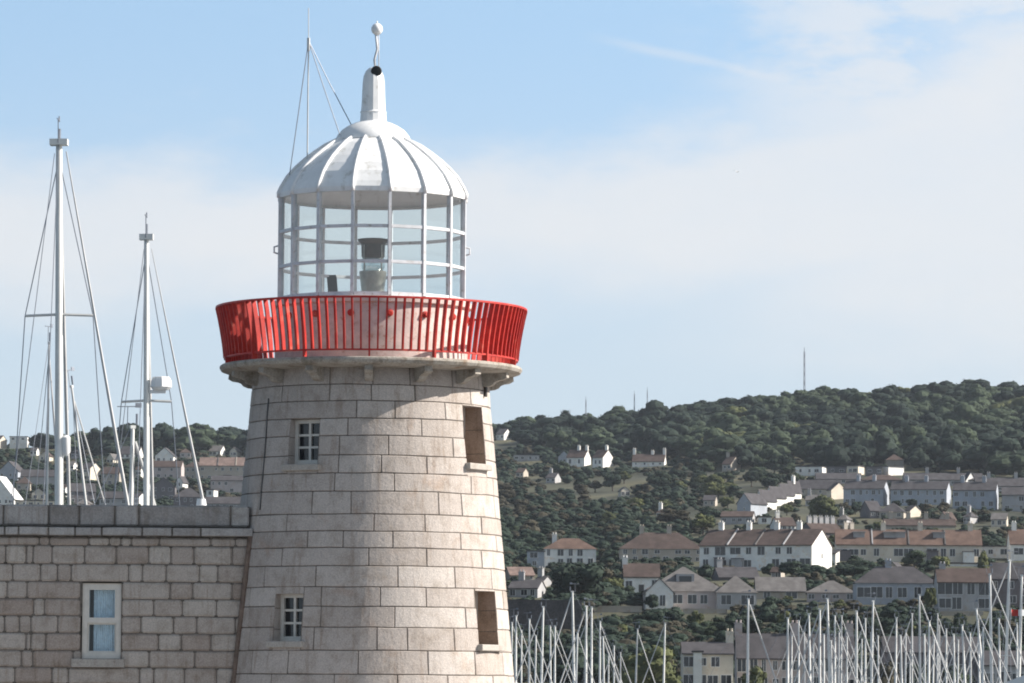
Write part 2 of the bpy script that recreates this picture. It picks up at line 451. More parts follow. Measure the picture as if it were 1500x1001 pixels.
# lantern
LO = R(1.0) + PI/16      # facet corners at +-11.25 deg
zg0 = zc(445) - QUAY; zg1 = zc(293) - QUAY; rg = 136*S
mu = MB()
mu.lathe([(141*S, zsl-.01), (141*S, zg0-.12), (147*S, zg0-.10), (148*S, zg0-.02), (146*S, zg0), (126*S, zg0+.004), (126*S, zg0-.1), (0.01, zg0-.1)], 96)
mur = mu.build('lantern_base_wall', M['murette'], LH, True, 30)
for k in range(16):
    th = LO + 2*PI*(k-.5)/16 + PI/16
    b = MB(); nrm = Vector((math.sin(th), -math.cos(th), 0))
    c = nrm*141*S + Vector((0, 0, zg0-.30))
    b.tube([c, c+nrm*.05, c+nrm*.055, c+nrm*.075], [.06, .06, .04, .035], 12)
    b.build('vent', M['red'], mur)
fr = MB()
zrows = [zc(344)-QUAY, zc(395)-QUAY]
def corner(k, r, z): a = LO + 2*PI*(k-.5)/16 - PI/16 + PI/16; a = LO + 2*PI*k/16; return Vector((r*math.sin(a), -r*math.cos(a), z))
for k in range(16):
    a = LO + 2*PI*k/16
    p0, p1 = corner(k, rg, zg0+.02), corner(k, rg, zg1)
    fr.box((p0+p1)/2, (.05, .085, (p1-p0).length), a)
    for z in zrows + [zg0+.035]:
        q0, q1 = corner(k, rg, z), corner(k+1, rg, z); mid = (q0+q1)/2
        fr.box(mid, ((q1-q0).length-.057, .07, .052 if z in zrows else .08), a+PI/16)
frame = fr.build('lantern_frame', M['whiteframe'], LH)
for k in range(16):
    g = MB()
    q0, q1 = corner(k, rg-.005, zg0+.05), corner(k+1, rg-.005, zg0+.05); up = Vector((0, 0, zg1-zg0-.06))
    g.add([q0, q1, q1+up, q0+up], [(0, 1, 2, 3)]); g.build('glass_pane', M['lglass'], frame)
for th, px in ((R(-86), 0), (R(88), 0)):
    hb = MB(); n_ = Vector((math.sin(th), -math.cos(th), 0)); z = zc(368)-QUAY
    hb.tube([n_*(rg+.02)+Vector((0, 0, z-.07)), n_*(rg+.09)+Vector((0, 0, z-.05)), n_*(rg+.09)+Vector((0, 0, z+.05)), n_*(rg+.02)+Vector((0, 0, z+.07))], .018, 6)
    hb.build('hand_hold', M['whiteframe'], frame)
# dome: sixteen flat-sided gores with rolled ribs
dprof = [(138.5, 294), (139, 287), (135.5, 279), (126, 263), (114, 249.5), (101, 237.5), (86, 226), (70, 215), (52, 206)]
dm = MB()
out = [(r*S, zc(y)-QUAY) for r, y in dprof]
inn = [((r-4)*S, zc(y+3)-QUAY) for r, y in reversed(dprof)]
inn[-1] = (130*S, zc(294)-QUAY)
dm.lathe(out+inn, 16, off=LO)
dome = dm.build('dome', M['white'], LH)
for k in range(16):
    a = LO + 2*PI*k/16
    pts = [Vector(((r+.012)*math.sin(a), -(r+.012)*math.cos(a), z)) for r, z in out]
    b = MB(); b.tube(pts, .034, 8); b.build('rib', M['white'], dome, True)
cap = MB()
cap.lathe([(52*S, zc(204)-QUAY), (56*S, zc(208.5)-QUAY), (56*S, zc(206.5)-QUAY), (52.5*S, zc(199)-QUAY), (46*S, zc(191.5)-QUAY), (37*S, zc(185.5)-QUAY), (27*S, zc(181)-QUAY), (19*S, zc(178.5)-QUAY)], 48)
cap.build('dome_cap', M['white'], LH, True)
vt = MB()
vt.lathe([(20*S, zc(182)-QUAY), (19*S, zc(166)-QUAY), (20*S, zc(165)-QUAY), (18.5*S, zc(163)-QUAY), (17.5*S, zc(150)-QUAY), (16.5*S, zc(122)-QUAY),
          (15*S, zc(112)-QUAY), (12*S, zc(105)-QUAY), (7*S, zc(100)-QUAY), (.01, zc(98)-QUAY)], 14)
ven = vt.build('ventilator', M['white'], LH, True, 22)
# round dark vent hole near the ventilator top, facing the camera
hc = Vector((0.05, -10.5*S, zc(106)-QUAY))
b = MB(); b.tube([hc+Vector((0, .02, 0)), hc+Vector((0, -.02, 0)), hc+Vector((0, -.045, 0)), hc+Vector((0, -.05, 0))], [.098, .098, .085, .05], 20)
b.build('vent_hole', M['black'], ven, True, 40)
fi = MB()
px0 = 2.5*S
fi.tube([(px0, 0, zc(102)-QUAY), (px0-.02, 0, zc(88)-QUAY), (px0+.03, 0, zc(72)-QUAY), (px0, 0, zc(48)-QUAY)], .022, 8)
fi.tube([(px0+.06, 0, zc(102)-QUAY), (px0+.05, 0, zc(50)-QUAY)], .009, 6)
fin = fi.build('finial_rod', M['whiteframe'], LH, True)
b = MB(); cz = zc(43)-QUAY; rb = 8.5*S
b.lathe([(.001, cz-rb)] + [(rb*math.cos(R(x)), cz+rb*math.sin(R(x))*1.05) for x in range(-80, 81, 16)] + [(.001, cz+rb*1.05)], 20, c=(px0+.02, 0))
b.tube([(px0+.02, 0, cz+rb), (px0+.02, 0, cz+rb+.05)], [.02, .006], 6)
b.build('finial_ball', M['white'], fin, True)

# lamp inside the lantern
def zl(py): return at(542, py, Y0).z - QUAY
lampc = (1.5*S, 0)
lm = MB()
lm.lathe([(.01, zg0-.1), (16*S, zg0-.1), (17*S, zl(432)), (17*S, zl(424)), (19*S, zl(408)), (20*S, zl(400)), (20*S, zl(398)), (.01, zl(398))], 28, c=lampc)
lamp = lm.build('lamp', M['metal'], LH, True, 35)
b = MB(); b.lathe([(14*S, zl(398)), (17*S, zl(392)), (17.5*S, zl(388)), (15*S, zl(382)), (17*S, zl(380)), (14*S, zl(379))], 28, c=lampc); b.build('lens', M['optic'], lamp, True)
b = MB(); b.lathe([(.01, zl(379)), (15*S, zl(379)), (17*S, zl(376)), (17.5*S, zl(360)), (18.5*S, zl(357)), (22*S, zl(354)), (23*S, zl(351)), (17*S, zl(350)), (.01, zl(349))], 28, c=lampc); b.build('lamp_hood', M['darkmetal'], lamp, True, 35)
for k in range(4):
    a = R(45+90*k); p = Vector((lampc[0]+18*S*math.sin(a), -18*S*math.cos(a), 0))
    b = MB(); b.tube([p+Vector((0, 0, zl(399))), p+Vector((0, 0, zl(360)))], .012, 6); b.build('lamp_strut', M['metal'], lamp)
p = at(487, 419, Y0-.9)
bx = MB(); bx.box((0, 0, .16), (.17, .12, .31), M=Matrix.Rotation(R(-5), 3, 'Y')); bx.box((0, 0, -.28), (.03, .03, .6)); bx.box((0, 0, .33), (.12, .1, .03), M=Matrix.Rotation(R(-5), 3, 'Y'))
o = bx.build('equipment_box', M['black']); o.location = p - Vector((0, 0, .16)); tag(o, 'small black box standing behind the lantern glass left of the lamp', 'box')

# wire antenna on the left of the dome
an = MB(); Ya = Y0 - .3
ptop = loc(at(452, 60, Ya)); pb = loc(at(450, 244, Ya)); ptip = loc(at(452, 12, Ya))
an.tube([pb, ptop], .012, 6); an.tube([ptop, ptip], .008, 5); an.tube([ptop+Vector((0, 0, -.18)), ptop+Vector((0, 0, .05))], .028, 6)
ant = an.build('antenna', M['mastgrey'], LH)
for (x, y, Yq) in ((424, 257, Y0-.5), (498, 198, Y0-.35), (515, 184, Y0-.1)):
    b = MB(); q = loc(at(x, y, Yq)); b.tube([ptop, (ptop+q)/2 - Vector((0, 0, .02)), q], .009, 5); b.build('guy_wire', M['wire'], ant)

# lightning conductor down the left face
lc = MB(); pts = []
for px, py in ((398, 580), (396, 620), (394, 660), (391, 700), (388, 745)):
    z = zf(py); r = rt(z); a = math.asin((px-542)*S/r); pts.append(polar(r+.008, a, z))
lc.tube(pts, .012, 6); lc.build('lightning_conductor', M['darkmetal'], LH)
lc = MB(); pts = []
for px, py in ((708, 549), (709, 560), (709, 572)):
    z = zf(py); r = rt(z)+.02; a = math.asin((px-542)*S/r); pts.append(polar(r+.02, a, z))
lc.tube(pts, .03, 8); lc.build('gallery_drain', M['darkmetal'], LH)

# ------------------------------------------------------------------ low stone building beside the tower
WY = Y0 - 1.13                              # its front wall plane
P0 = at(0, 1001, WY)
BX = at(150, 900, WY).x
BLD = empty('stone_building', (BX, WY, QUAY))
tag(BLD, 'low brown granite building with flat parapet and one sash window', 'building')
def bp(px, py, h=0):
    q = at(px, py, WY); return Vector((q.x - BX, -h, q.z - QUAY))
def bxz(px, py): q = bp(px, py); return q.x, q.z
rows = [(787, 800, [-60, 57, 72, 130, 160, 177, 192, 233, 309, 345]),
        (800, 827, [-80, -30, 8, 38, 48, 76, 123.5, 170, 217.5, 250, 284, 340]),
        (827, 853, [-70, -20, 18, 59, 84, 104, 188, 208, 243, 292, 319]),
        (853, 878, [-60, 10, 39, 118, 249, 282, 340, 357]),
        (878, 903, [-75, -10, 49, 64.5, 118, 225, 267, 317, 357]),
        (903, 928.5, [-50, 6, 28, 45, 84, 118, 206, 254, 288, 345]),
        (928.5, 953.5, [-70, -20, 38, 45, 67, 118, 232, 265, 309, 351]),
        (953.5, 978.5, [-80, -30, 31, 48, 107, 218, 285, 350]),
        (978.5, 1003, [-60, 21, 76, 100, 204, 225, 270, 317]),
        (1003, 1030, [-60, 0, 50, 110, 160, 210, 260, 300]), (1030, 1058, [-40, 20, 90, 140, 190, 240, 290]),
        (1058, 1088, [-60, 0, 50, 110, 160, 210, 260, 300]), (1088, 1118, [-40, 20, 90, 140, 190, 240, 290]), (1118, 1150, [-60, 0, 50, 110, 160, 210, 260, 300]), (1150, 1182, [-40, 20, 90, 140, 190, 240, 290])]
WL, WR, WT, WB = 120.5, 177.5, 854.5, 965.0
def tower_edge(py):                     # where the wall plane meets the tower
    z = at(350, py, WY).z; r = rt(z); c = r*r - (Y0-WY)**2
    return AXX - math.sqrt(c) - BX
def mkwall():
    mb = MB(); rnd = random.Random(11)
    Pm = lambda u, z, h: Vector((u, -h, z))
    for (ya, yb, js) in rows:
        z1 = bxz(200, ya)[1]; z0 = max(0, bxz(200, yb)[1]); te = tower_edge((ya+yb)/2) + .03
        xs = [bxz(-110, 900)[0] - 2.2, bxz(-110, 900)[0] - 1.1, bxz(-110, 900)[0]] + [bxz(j, (ya+yb)/2)[0] for j in js] + [te]
        xs = [x for x in xs if x <= te]
        wl, wr = bxz(WL, 900)[0], bxz(WR, 900)[0]; wt, wb = bxz(150, WT)[1], bxz(150, WB)[1]
        for a, b in zip(xs[:-1], xs[1:]):
            segs = [(a, b, z0, z1)]
            if z1 > wb+.01 and z0 < wt-.01 and b > wl+.01 and a < wr-.01:
                segs = []
                if a < wl: segs.append((a, wl, z0, z1))
                if b > wr: segs.append((wr, b, z0, z1))
                a2, b2 = max(a, wl), min(b, wr)
                if z1 > wt+.03: segs.append((a2, b2, wt, z1))
                if z0 < wb-.03: segs.append((a2, b2, z0, wb))
            for s0, s1, y0, y1 in segs:
                if s1-s0 < .03: continue
                t = min(1, max(0, rnd.gauss(.5, .25)))
                stone_patch(mb, Pm, s0, s1, y0, y1, max(1, int((s1-s0)/.25)), .0065, .028, .026, rnd.uniform(-.004, .008), t)
                mb.add([Vector((s0, .024, y0)), Vector((s1, .024, y0)), Vector((s1, .024, y1)), Vector((s0, .024, y1))], [(0, 1, 2, 3)], 1)
    # window reveal
    for (a, b) in (((wl, wt), (wr, wt)), ((wr, wt), (wr, wb)), ((wr, wb), (wl, wb)), ((wl, wb), (wl, wt))):
        mb.add([(a[0], .002, a[1]), (b[0], .002, b[1]), (b[0], .22, b[1]), (a[0], .22, a[1])], [(0, 1, 2, 3)], 0, .5)
    # side and back walls (plain render)
    xl = bxz(-110, 900)[0]-2.2; top = bxz(200, 787)[1]; xr = tower_edge(900)+.5
    mb.box(((xl)+.02, 2.3, top/2), (.04, 4.6-.1, top), mi=0, t=.4)
    mb.box(((xl+xr)/2, 4.6, top/2), (xr-xl-.1, .05, top-.01), mi=0, t=.4)
    return mb.build('wall', [M['wallstone'], M['joint']], BLD)
mkwall()
def coursework(name, ya, yb, js, h, mat, xend, depthb, bev=.03, seed=1):
    mb = MB(); rnd = random.Random(seed)
    z1 = bxz(200, ya)[1]; z0 = bxz(200, yb)[1]
    xs = [bxz(-110, 900)[0]-2.25, bxz(-110, 900)[0]-1.0] + [bxz(j, ya)[0] for j in js] + [bxz(xend, ya)[0]]
    Pm = lambda u, z, hh: Vector((u, -hh-h, z))
    for a, b in zip(xs[:-1], xs[1:]):
        stone_patch(mb, Pm, a, b, z0, z1, max(1, int((b-a)/.25)), .009, bev, .036, rnd.uniform(-.004, .006), rnd.random())
    # body behind the faces
    mb.box(((xs[0]+xs[-1])/2, (-h+.03+depthb)/2, (z0+z1)/2-.01), (xs[-1]-xs[0]-.05, depthb+h-.03, z1-z0-.02), mi=2, t=.4)
    return mb.build(name, [mat, M['joint'], M['joint']], BLD)
coursework('parapet', 739.5, 772, [-90, -20, 5.6, 71.6, 116.5, 168.4, 203.5, 338], .04, M['coping'], 366, .45, seed=5)
coursework('string_course', 772.5, 786, [-70, 8, 28, 72, 111, 150, 209, 253, 295], .13, M['coping'], 372, .2, .012, seed=6)
rf = MB(); xl = bxz(-110, 900)[0]-2.2; xr = tower_edge(900)+.4
rf.box(((xl+xr)/2, 2.4, bxz(200, 790)[1]), (xr-xl, 4.2, .1)); rf.build('roof', M['slate'], BLD)
# sash window
wl, wr = bxz(WL, 900)[0], bxz(WR, 900)[0]; wt, wb = bxz(150, WT)[1], bxz(150, WB)[1]
f = MB(); fw = .085; yy = .10
for x in (wl+fw/2, wr-fw/2): f.box((x, yy, (wt+wb)/2), (fw, .12, wt-wb))
f.box(((wl+wr)/2, yy, wt-fw/2), (wr-wl-2*fw, .118, fw)); f.box(((wl+wr)/2, yy, wb+fw*.6), (wr-wl-2*fw, .118, fw*1.2))
zmr = bxz(150, 910)[1]
f.box(((wl+wr)/2, yy-.01, zmr), (wr-wl-2*fw, .09, .06))
fo = f.build('window', M['frame'], BLD)
for z0, z1, y_ in ((wb+fw*1.2, zmr-.03, .10), (zmr+.03, wt-fw, .07)):
    sash = MB(); w2 = .03; xa, xb = wl+fw, wr-fw
    for x in (xa+w2/2, xb-w2/2): sash.box((x, y_, (z0+z1)/2), (w2, .04, z1-z0))
    for z in (z0+w2/2, z1-w2/2): sash.box(((xa+xb)/2, y_, z), (xb-xa-2*w2, .038, w2))
    sash.build('sash', M['frame'], fo)
    g = MB(); g.add([(xa, y_, z0), (xb, y_, z0), (xb, y_, z1), (xa, y_, z1)], [(0, 1, 2, 3)]); g.build('pane', M['wglass'], fo)
cu = MB()
def curt(x0, x1, amp):
    n = 60; vs = []
    for z in (wb+.05, wt-.05):
        for i in range(n+1):
            x = x0+(x1-x0)*i/n; vs.append((x, .19+amp*math.sin(i*1.15)+amp*.4*math.sin(i*.37), z))
    cu.add(vs, [(i, i+1, n+2+i, n+1+i) for i in range(n)])
curt(wl+fw+.10, wr-fw, .018); curt(wl+fw+.0, wl+fw+.03, .004)
cu.build('curtain', M['curtain'], fo, True)
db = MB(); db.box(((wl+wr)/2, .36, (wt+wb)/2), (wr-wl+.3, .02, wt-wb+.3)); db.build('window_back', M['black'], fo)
sl = MB(); xa, xb = bxz(105, 970)[0], bxz(182.5, 970)[0]; z1 = bxz(150, 965.5)[1]; z0 = bxz(150, 978)[1]
sl.box(((xa+xb)/2, .03, (z0+z1)/2), (xb-xa, .26, z1-z0), t=.4); o = sl.build('sill', M['dress'], fo)
bv = o.modifiers.new('b', 'BEVEL'); bv.width = .012; bv.segments = 2
# drainpipe in the corner with the tower
dp = MB(); pts = []
for py in (776, 850, 925, 1001, 1080, 1170): pts.append(Vector((tower_edge(py)+.015, -.06, bxz(300, py)[1])))
dp.tube(pts, .05, 10)
for i in (1, 3): p = pts[i]; dp.tube([p-Vector((0, 0, .04)), p+Vector((0, 0, .04))], .062, 10)
dp.build('drainpipe', M['pipe'], BLD, True, 40)

# ------------------------------------------------------------------ ground, water, hill
RPTS = [(300, 1100), (560, 1056), (620, 1042), (700, 1010), (760, 965), (800, 925), (850, 885), (950, 850), (1050, 826), (1200, 785), (1350, 748), (1500, 716), (1700, 672), (1900, 625), (2100, 580), (2250, 556), (2600, 540)]
def sky_line(px):
    xs = [-400, 0, 100, 200, 300, 400, 640, 720, 840, 900, 1000, 1100, 1180, 1270, 1400, 1500, 1900]
    ys = [650, 655, 655, 645, 640, 640, 640, 628, 622, 612, 600, 586, 579, 573, 566, 565, 568]
    return float(np.interp(px, xs, ys))
def gy(px, Y):                           # photo row at which ground at depth Y appears, near column px
    b = float(np.interp(Y, [p[0] for p in RPTS], [p[1] for p in RPTS]))
    s = sky_line(px); w = max(0, (1010-b)/(1010-540)) if b < 1010 else 0
    return b + (s-540)*(w**1.5)
def ground(X, Y):
    px = 750 + F*X/Y
    if Y < 640:
        return -1.5 if Y < 600 else -1.5 + 3.2*(Y-600)/40
    y = gy(px, Y)
    z = CAMZ + Y*(1040-y)/F
    z += noise.noise(Vector((X*.012, Y*.012, 0)))*2.0*min(1, (Y-640)/300)
    if Y > 2300: z -= (Y-2300)*.12
    return z
def solve(px, py, Ymin=640, Ymax=2300):
    a, b = Ymin, Ymax; best = b; Y = a
    while Y < b:
        q = at(px, py, Y)
        if ground(q.x, Y) >= q.z:
            if Y <= a: return Y
            lo, hi = Y-16, Y
            for _ in range(4):
                m_ = (lo+hi)/2; q = at(px, py, m_)
                if ground(q.x, m_) >= q.z: hi = m_
                else: lo = m_
            return hi
        Y += 16
    return b
def mkground():
    ys = list(np.arange(596, 1000, 9)) + list(np.arange(1000, 2400, 16)) + list(np.arange(2400, 6001, 300))
    nx = 150; vs = []
    for Y in ys:
        hw = Y*.30 + 60
        for i in range(nx+1):
            X = -hw + 2*hw*i/nx
            z = ground(X, Y) if Y < 2400 else ground(X, 2400) - (Y-2400)*.05
            vs.append((X, Y, z))
    fs = [(j*(nx+1)+i, j*(nx+1)+i+1, (j+1)*(nx+1)+i+1, (j+1)*(nx+1)+i) for j in range(len(ys)-1) for i in range(nx)]
    m, t, b = nt('hillside_ground'); L = t.links.new; tc = N(t, 'ShaderNodeTexCoord')
    n1 = noise_n(t, .012, 6, tc.outputs['Object'], .6); n2 = noise_n(t, .15, 5, tc.outputs['Object'], .7)
    c1 = ramp(t, [(.35, (.022, .028, .013)), (.52, (.055, .058, .028)), (.68, (.12, .11, .055))]); L(n1.outputs[0], c1.inputs[0])
    c2 = ramp(t, [(.3, (.45, .45, .45)), (.7, (1.3, 1.25, 1.2))]); L(n2.outputs[0], c2.inputs[0])
    L(mulc(t, c1.outputs[0], c2.outputs[0]), b.inputs['Base Color']); b.inputs['Roughness'].default_value = .95
    mb = MB(); mb.add(vs, fs); o = mb.build('hillside', m, None, True); tag(o, kind='structure')
    m, t, b = nt('harbour_water'); L = t.links.new; tc = N(t, 'ShaderNodeTexCoord')
    b.inputs['Base Color'].default_value = (.02, .035, .04, 1); b.inputs['Roughness'].default_value = .12
    n = noise_n(t, .8, 4, tc.outputs['Object']); bp_ = N(t, 'ShaderNodeBump'); bp_.inputs['Strength'].default_value = .5; bp_.inputs['Distance'].default_value = .15
    L(n.outputs[0], bp_.inputs['Height']); L(bp_.outputs[0], b.inputs['Normal'])
    mb = MB(); mb.add([(-6000, -3000, 0), (6000, -3000, 0), (6000, 9000, 0), (-6000, 9000, 0)], [(0, 1, 2, 3)])
    tag(mb.build('water', m), kind='structure')
    mb = MB(); mb.box((AXX-1.5, Y0-2, (QUAY-1.5)/2), (34, 20, QUAY+1.5)); o = mb.build('quay', M['coping']); tag(o, kind='structure')
mkground()

# ------------------------------------------------------------------ vegetation
def crown(seed, rx, rz, lobes, leaves, leaf, shape='round', soft=False):
    rnd = random.Random(seed); mb = MB(); L_ = []
    for i in range(lobes):
        if shape == 'cone':
            u = (i+.5)/lobes; rr = rx*(1-u)*.8; a = i*2.4
            c = Vector((math.cos(a)*rr*.6, math.sin(a)*rr*.6, rz*2*u)); r = max(rx*.22, rx*(1-u)*.62)
            L_.append((c, r, r*1.5)); continue
        if shape == 'column':
            u = (i+.5)/lobes; a = i*2.4; env = math.sin(PI*min(1, u*.9+.12))**.6
            c = Vector((math.cos(a)*rx*.25, math.sin(a)*rx*.25, rz*2*u)); r = rx*.8*env; L_.append((c, r, r*1.9)); continue
        a = rnd.uniform(0, 2*PI); v = rnd.uniform(-.75, 1); q = math.sqrt(max(0, 1-v*v)); k = rnd.uniform(.45, .72)
        c = Vector((math.cos(a)*q*rx*k, math.sin(a)*q*rx*k, rz + v*rz*k)); r = rx*rnd.uniform(.30, .50)
        if shape == 'flat': c.z = rz*(1.1+.5*rnd.random()) + rz*.2*v
        L_.append((c, r, r*(.85 if shape != 'flat' else .45)*rz/rx if rz > rx*.6 else r*.6))
    if shape == 'round': L_.append((Vector((0, 0, rz)), rx*.62, rz*.66))
    for c, rh, rv in L_:
        tl = rnd.uniform(.15, .85) if not soft else rnd.uniform(.35, .65)
        n, m_ = 9, 6; vs = []; fs = []
        for j in range(m_+1):
            ph = -PI/2 + PI*j/m_
            for i in range(n):
                th = 2*PI*i/n; d = Vector((math.cos(th)*math.cos(ph), math.sin(th)*math.cos(ph), math.sin(ph)))
                k = .84*(1+.30*noise.noise(d*1.9+c*.7))
                vs.append(c + Vector((d.x*rh, d.y*rh, d.z*rv))*k)
        for j in range(m_):
            for i in range(n): fs.append((j*n+i, j*n+(i+1) % n, (j+1)*n+(i+1) % n, (j+1)*n+i))
        mb.add(vs, fs, 0, tl)
        for _ in range(leaves):
            z = rnd.uniform(-.8, 1); a = rnd.uniform(0, 2*PI); q = math.sqrt(1-z*z); d = Vector((math.cos(a)*q, math.sin(a)*q, z))
            k = rnd.uniform(.82, 1.12) if not soft else rnd.uniform(.84, 1.0)
            p = c + Vector((d.x*rh, d.y*rh, d.z*rv))*k
            jg = .2 if soft else .45; nn = (d + Vector((rnd.gauss(0, jg), rnd.gauss(0, jg), rnd.gauss(0, jg)))).normalized()
            u = nn.orthogonal().normalized(); w = nn.cross(u); an = rnd.uniform(0, PI); u, w = u*math.cos(an)+w*math.sin(an), w*math.cos(an)-u*math.sin(an)
            s = leaf*rnd.uniform(.6, 1.3)
            mb.add([p-u*s, p-w*s*.6, p+u*s, p+w*s*.6], [(0, 1, 2, 3)], 0, min(1, max(0, tl+rnd.uniform(-.2, .2))))
    return mb
def trunk(h, r, seed=0, limbs=4, reach=2):
    rnd = random.Random(seed); mb = MB()
    mb.tube([(0, 0, -2.0), (0, 0, 0), (.1, .05, h*.5), (0, .1, h)], [r*1.2, r*1.1, r*.8, r*.5], 8)
    for i in range(limbs):
        a = 2*PI*i/limbs + rnd.random(); mb.tube([(0, 0, h*.6), (math.cos(a)*reach*.5, math.sin(a)*reach*.5, h*.95), (math.cos(a)*reach, math.sin(a)*reach, h*1.35)], [r*.5, r*.35, r*.15], 6)
    return mb
def tree_proto(name, cr, mat, tr):
    e = empty(name, (0, 0, -500)); cr.build('crown', M[mat], e); tr.build('trunk', M['bark'], e); index_kids(e); e['nominal'] = 1.0
    return e
PROT = {}
def proto(key, fn):
    if key not in PROT: PROT[key] = fn()
    return PROT[key]
used = set()
def mk_round(seed, mat):       # unit tree: 10 m tall, 9 m wide
    cr = crown(seed, 4.5, 4.0, 15, 70, .42); 
    for i, v in enumerate(cr.v): cr.v[i] = (v[0], v[1], v[2]+1.6)
    return tree_proto('tree', cr, mat, trunk(4.0, .35, seed))
KIND = {
 'dark': lambda i: ('leaf_dark', 'dark green rounded tree'),
 'mid': lambda i: ('leaf_mid', 'mid green rounded tree'),
 'light': lambda i: ('leaf_light', 'yellow-green rounded tree'),
 'brown': lambda i: ('leaf_brown', 'brownish round-topped tree'),
}
def get_proto(kind, v):
    if kind in KIND:
        return proto((kind, v), lambda: mk_round(100+v*7+len(kind), KIND[kind](0)[0]))
    if kind == 'cypress':
        return proto((kind, 0), lambda: tree_proto('cypress_tree', crown(5, 1.1, 5, 9, 60, .25, 'column'), 'leaf_light', trunk(3, .2, 1, 0)))
    if kind == 'bush':
        return proto((kind, v), lambda: tree_proto('bush', crown(40+v, 5.0, 4.4, 12, 70, .45), ['leaf_mid', 'leaf_dark', 'leaf_light'][v % 3], trunk(3, .3, 2, 3)))
    if kind == 'pine':
        return proto((kind, 0), lambda: tree_proto('pine_tree', crown(77, 4.2, 4.4, 11, 60, .35, 'flat'), 'leaf_dark', trunk(6.5, .3, 3, 5, 2.6)))
trees = []
def place_tree(kind, px, base, wpx, hpx, v=0, what=None, Y=None, sink=0.0, quiet=False):
    src = get_proto(kind, v)
    Yt = Y if Y else solve(px, base)
    q = at(px, base, Yt); s = Yt/F
    o = src if src.name not in used else copy_tree(src)
    used.add(src.name)
    nomw = {'cypress': 2.2, 'pine': 9.5, 'bush': 10.0}.get(kind, 10.0); nomh = {'cypress': 10.3, 'pine': 8.8, 'bush': 9.0}.get(kind, 10.0)
    sx = wpx*s/nomw; sz = hpx*s/nomh
    o.location = (q.x, Yt, ground(q.x, Yt) - sink); o.scale = (sx, sx, sz); o.rotation_euler = (0, 0, random.uniform(0, 6.28))
    d = {'o': o, 'px': px, 'py': base-hpx/2, 'kind': kind, 'w': wpx, 'h': hpx, 'what': what}
    trees.append(d); return o
# ------------------------------------------------------------------ houses
HOUSES = []
wmesh = {}
def win_pair(w, h):
    k = (round(w, 1), round(h, 1))
    if k not in wmesh:
        f = MB(); b = .07
        for s in (-1, 1): f.box((s*(w/2-b/2), 0, 0), (b, .14, h)); f.box((0, 0, s*(h/2-b/2)), (w-2*b, .13, b))
        f.box((0, 0, 0), (.06, .12, h-2*b))
        g = MB(); g.box((0, .0, 0), (w-.04, .10, h-.04))
        fo = f.build('window', M['boardwhite']); go = g.build('pane', M['darkglass'], fo)
        wmesh[k] = (fo.data, go.data); D.objects.remove(fo); D.objects.remove(go)
    return wmesh[k]
def add_window(par, x, y, z, w, h, rz=0):
    a, b = win_pair(w, h)
    o = D.objects.new('window', a); C.objects.link(o); o.parent = par; o.location = (x, y, z); o.rotation_euler = (0, 0, rz)
    p = D.objects.new('pane', b); C.objects.link(p); p.parent = o
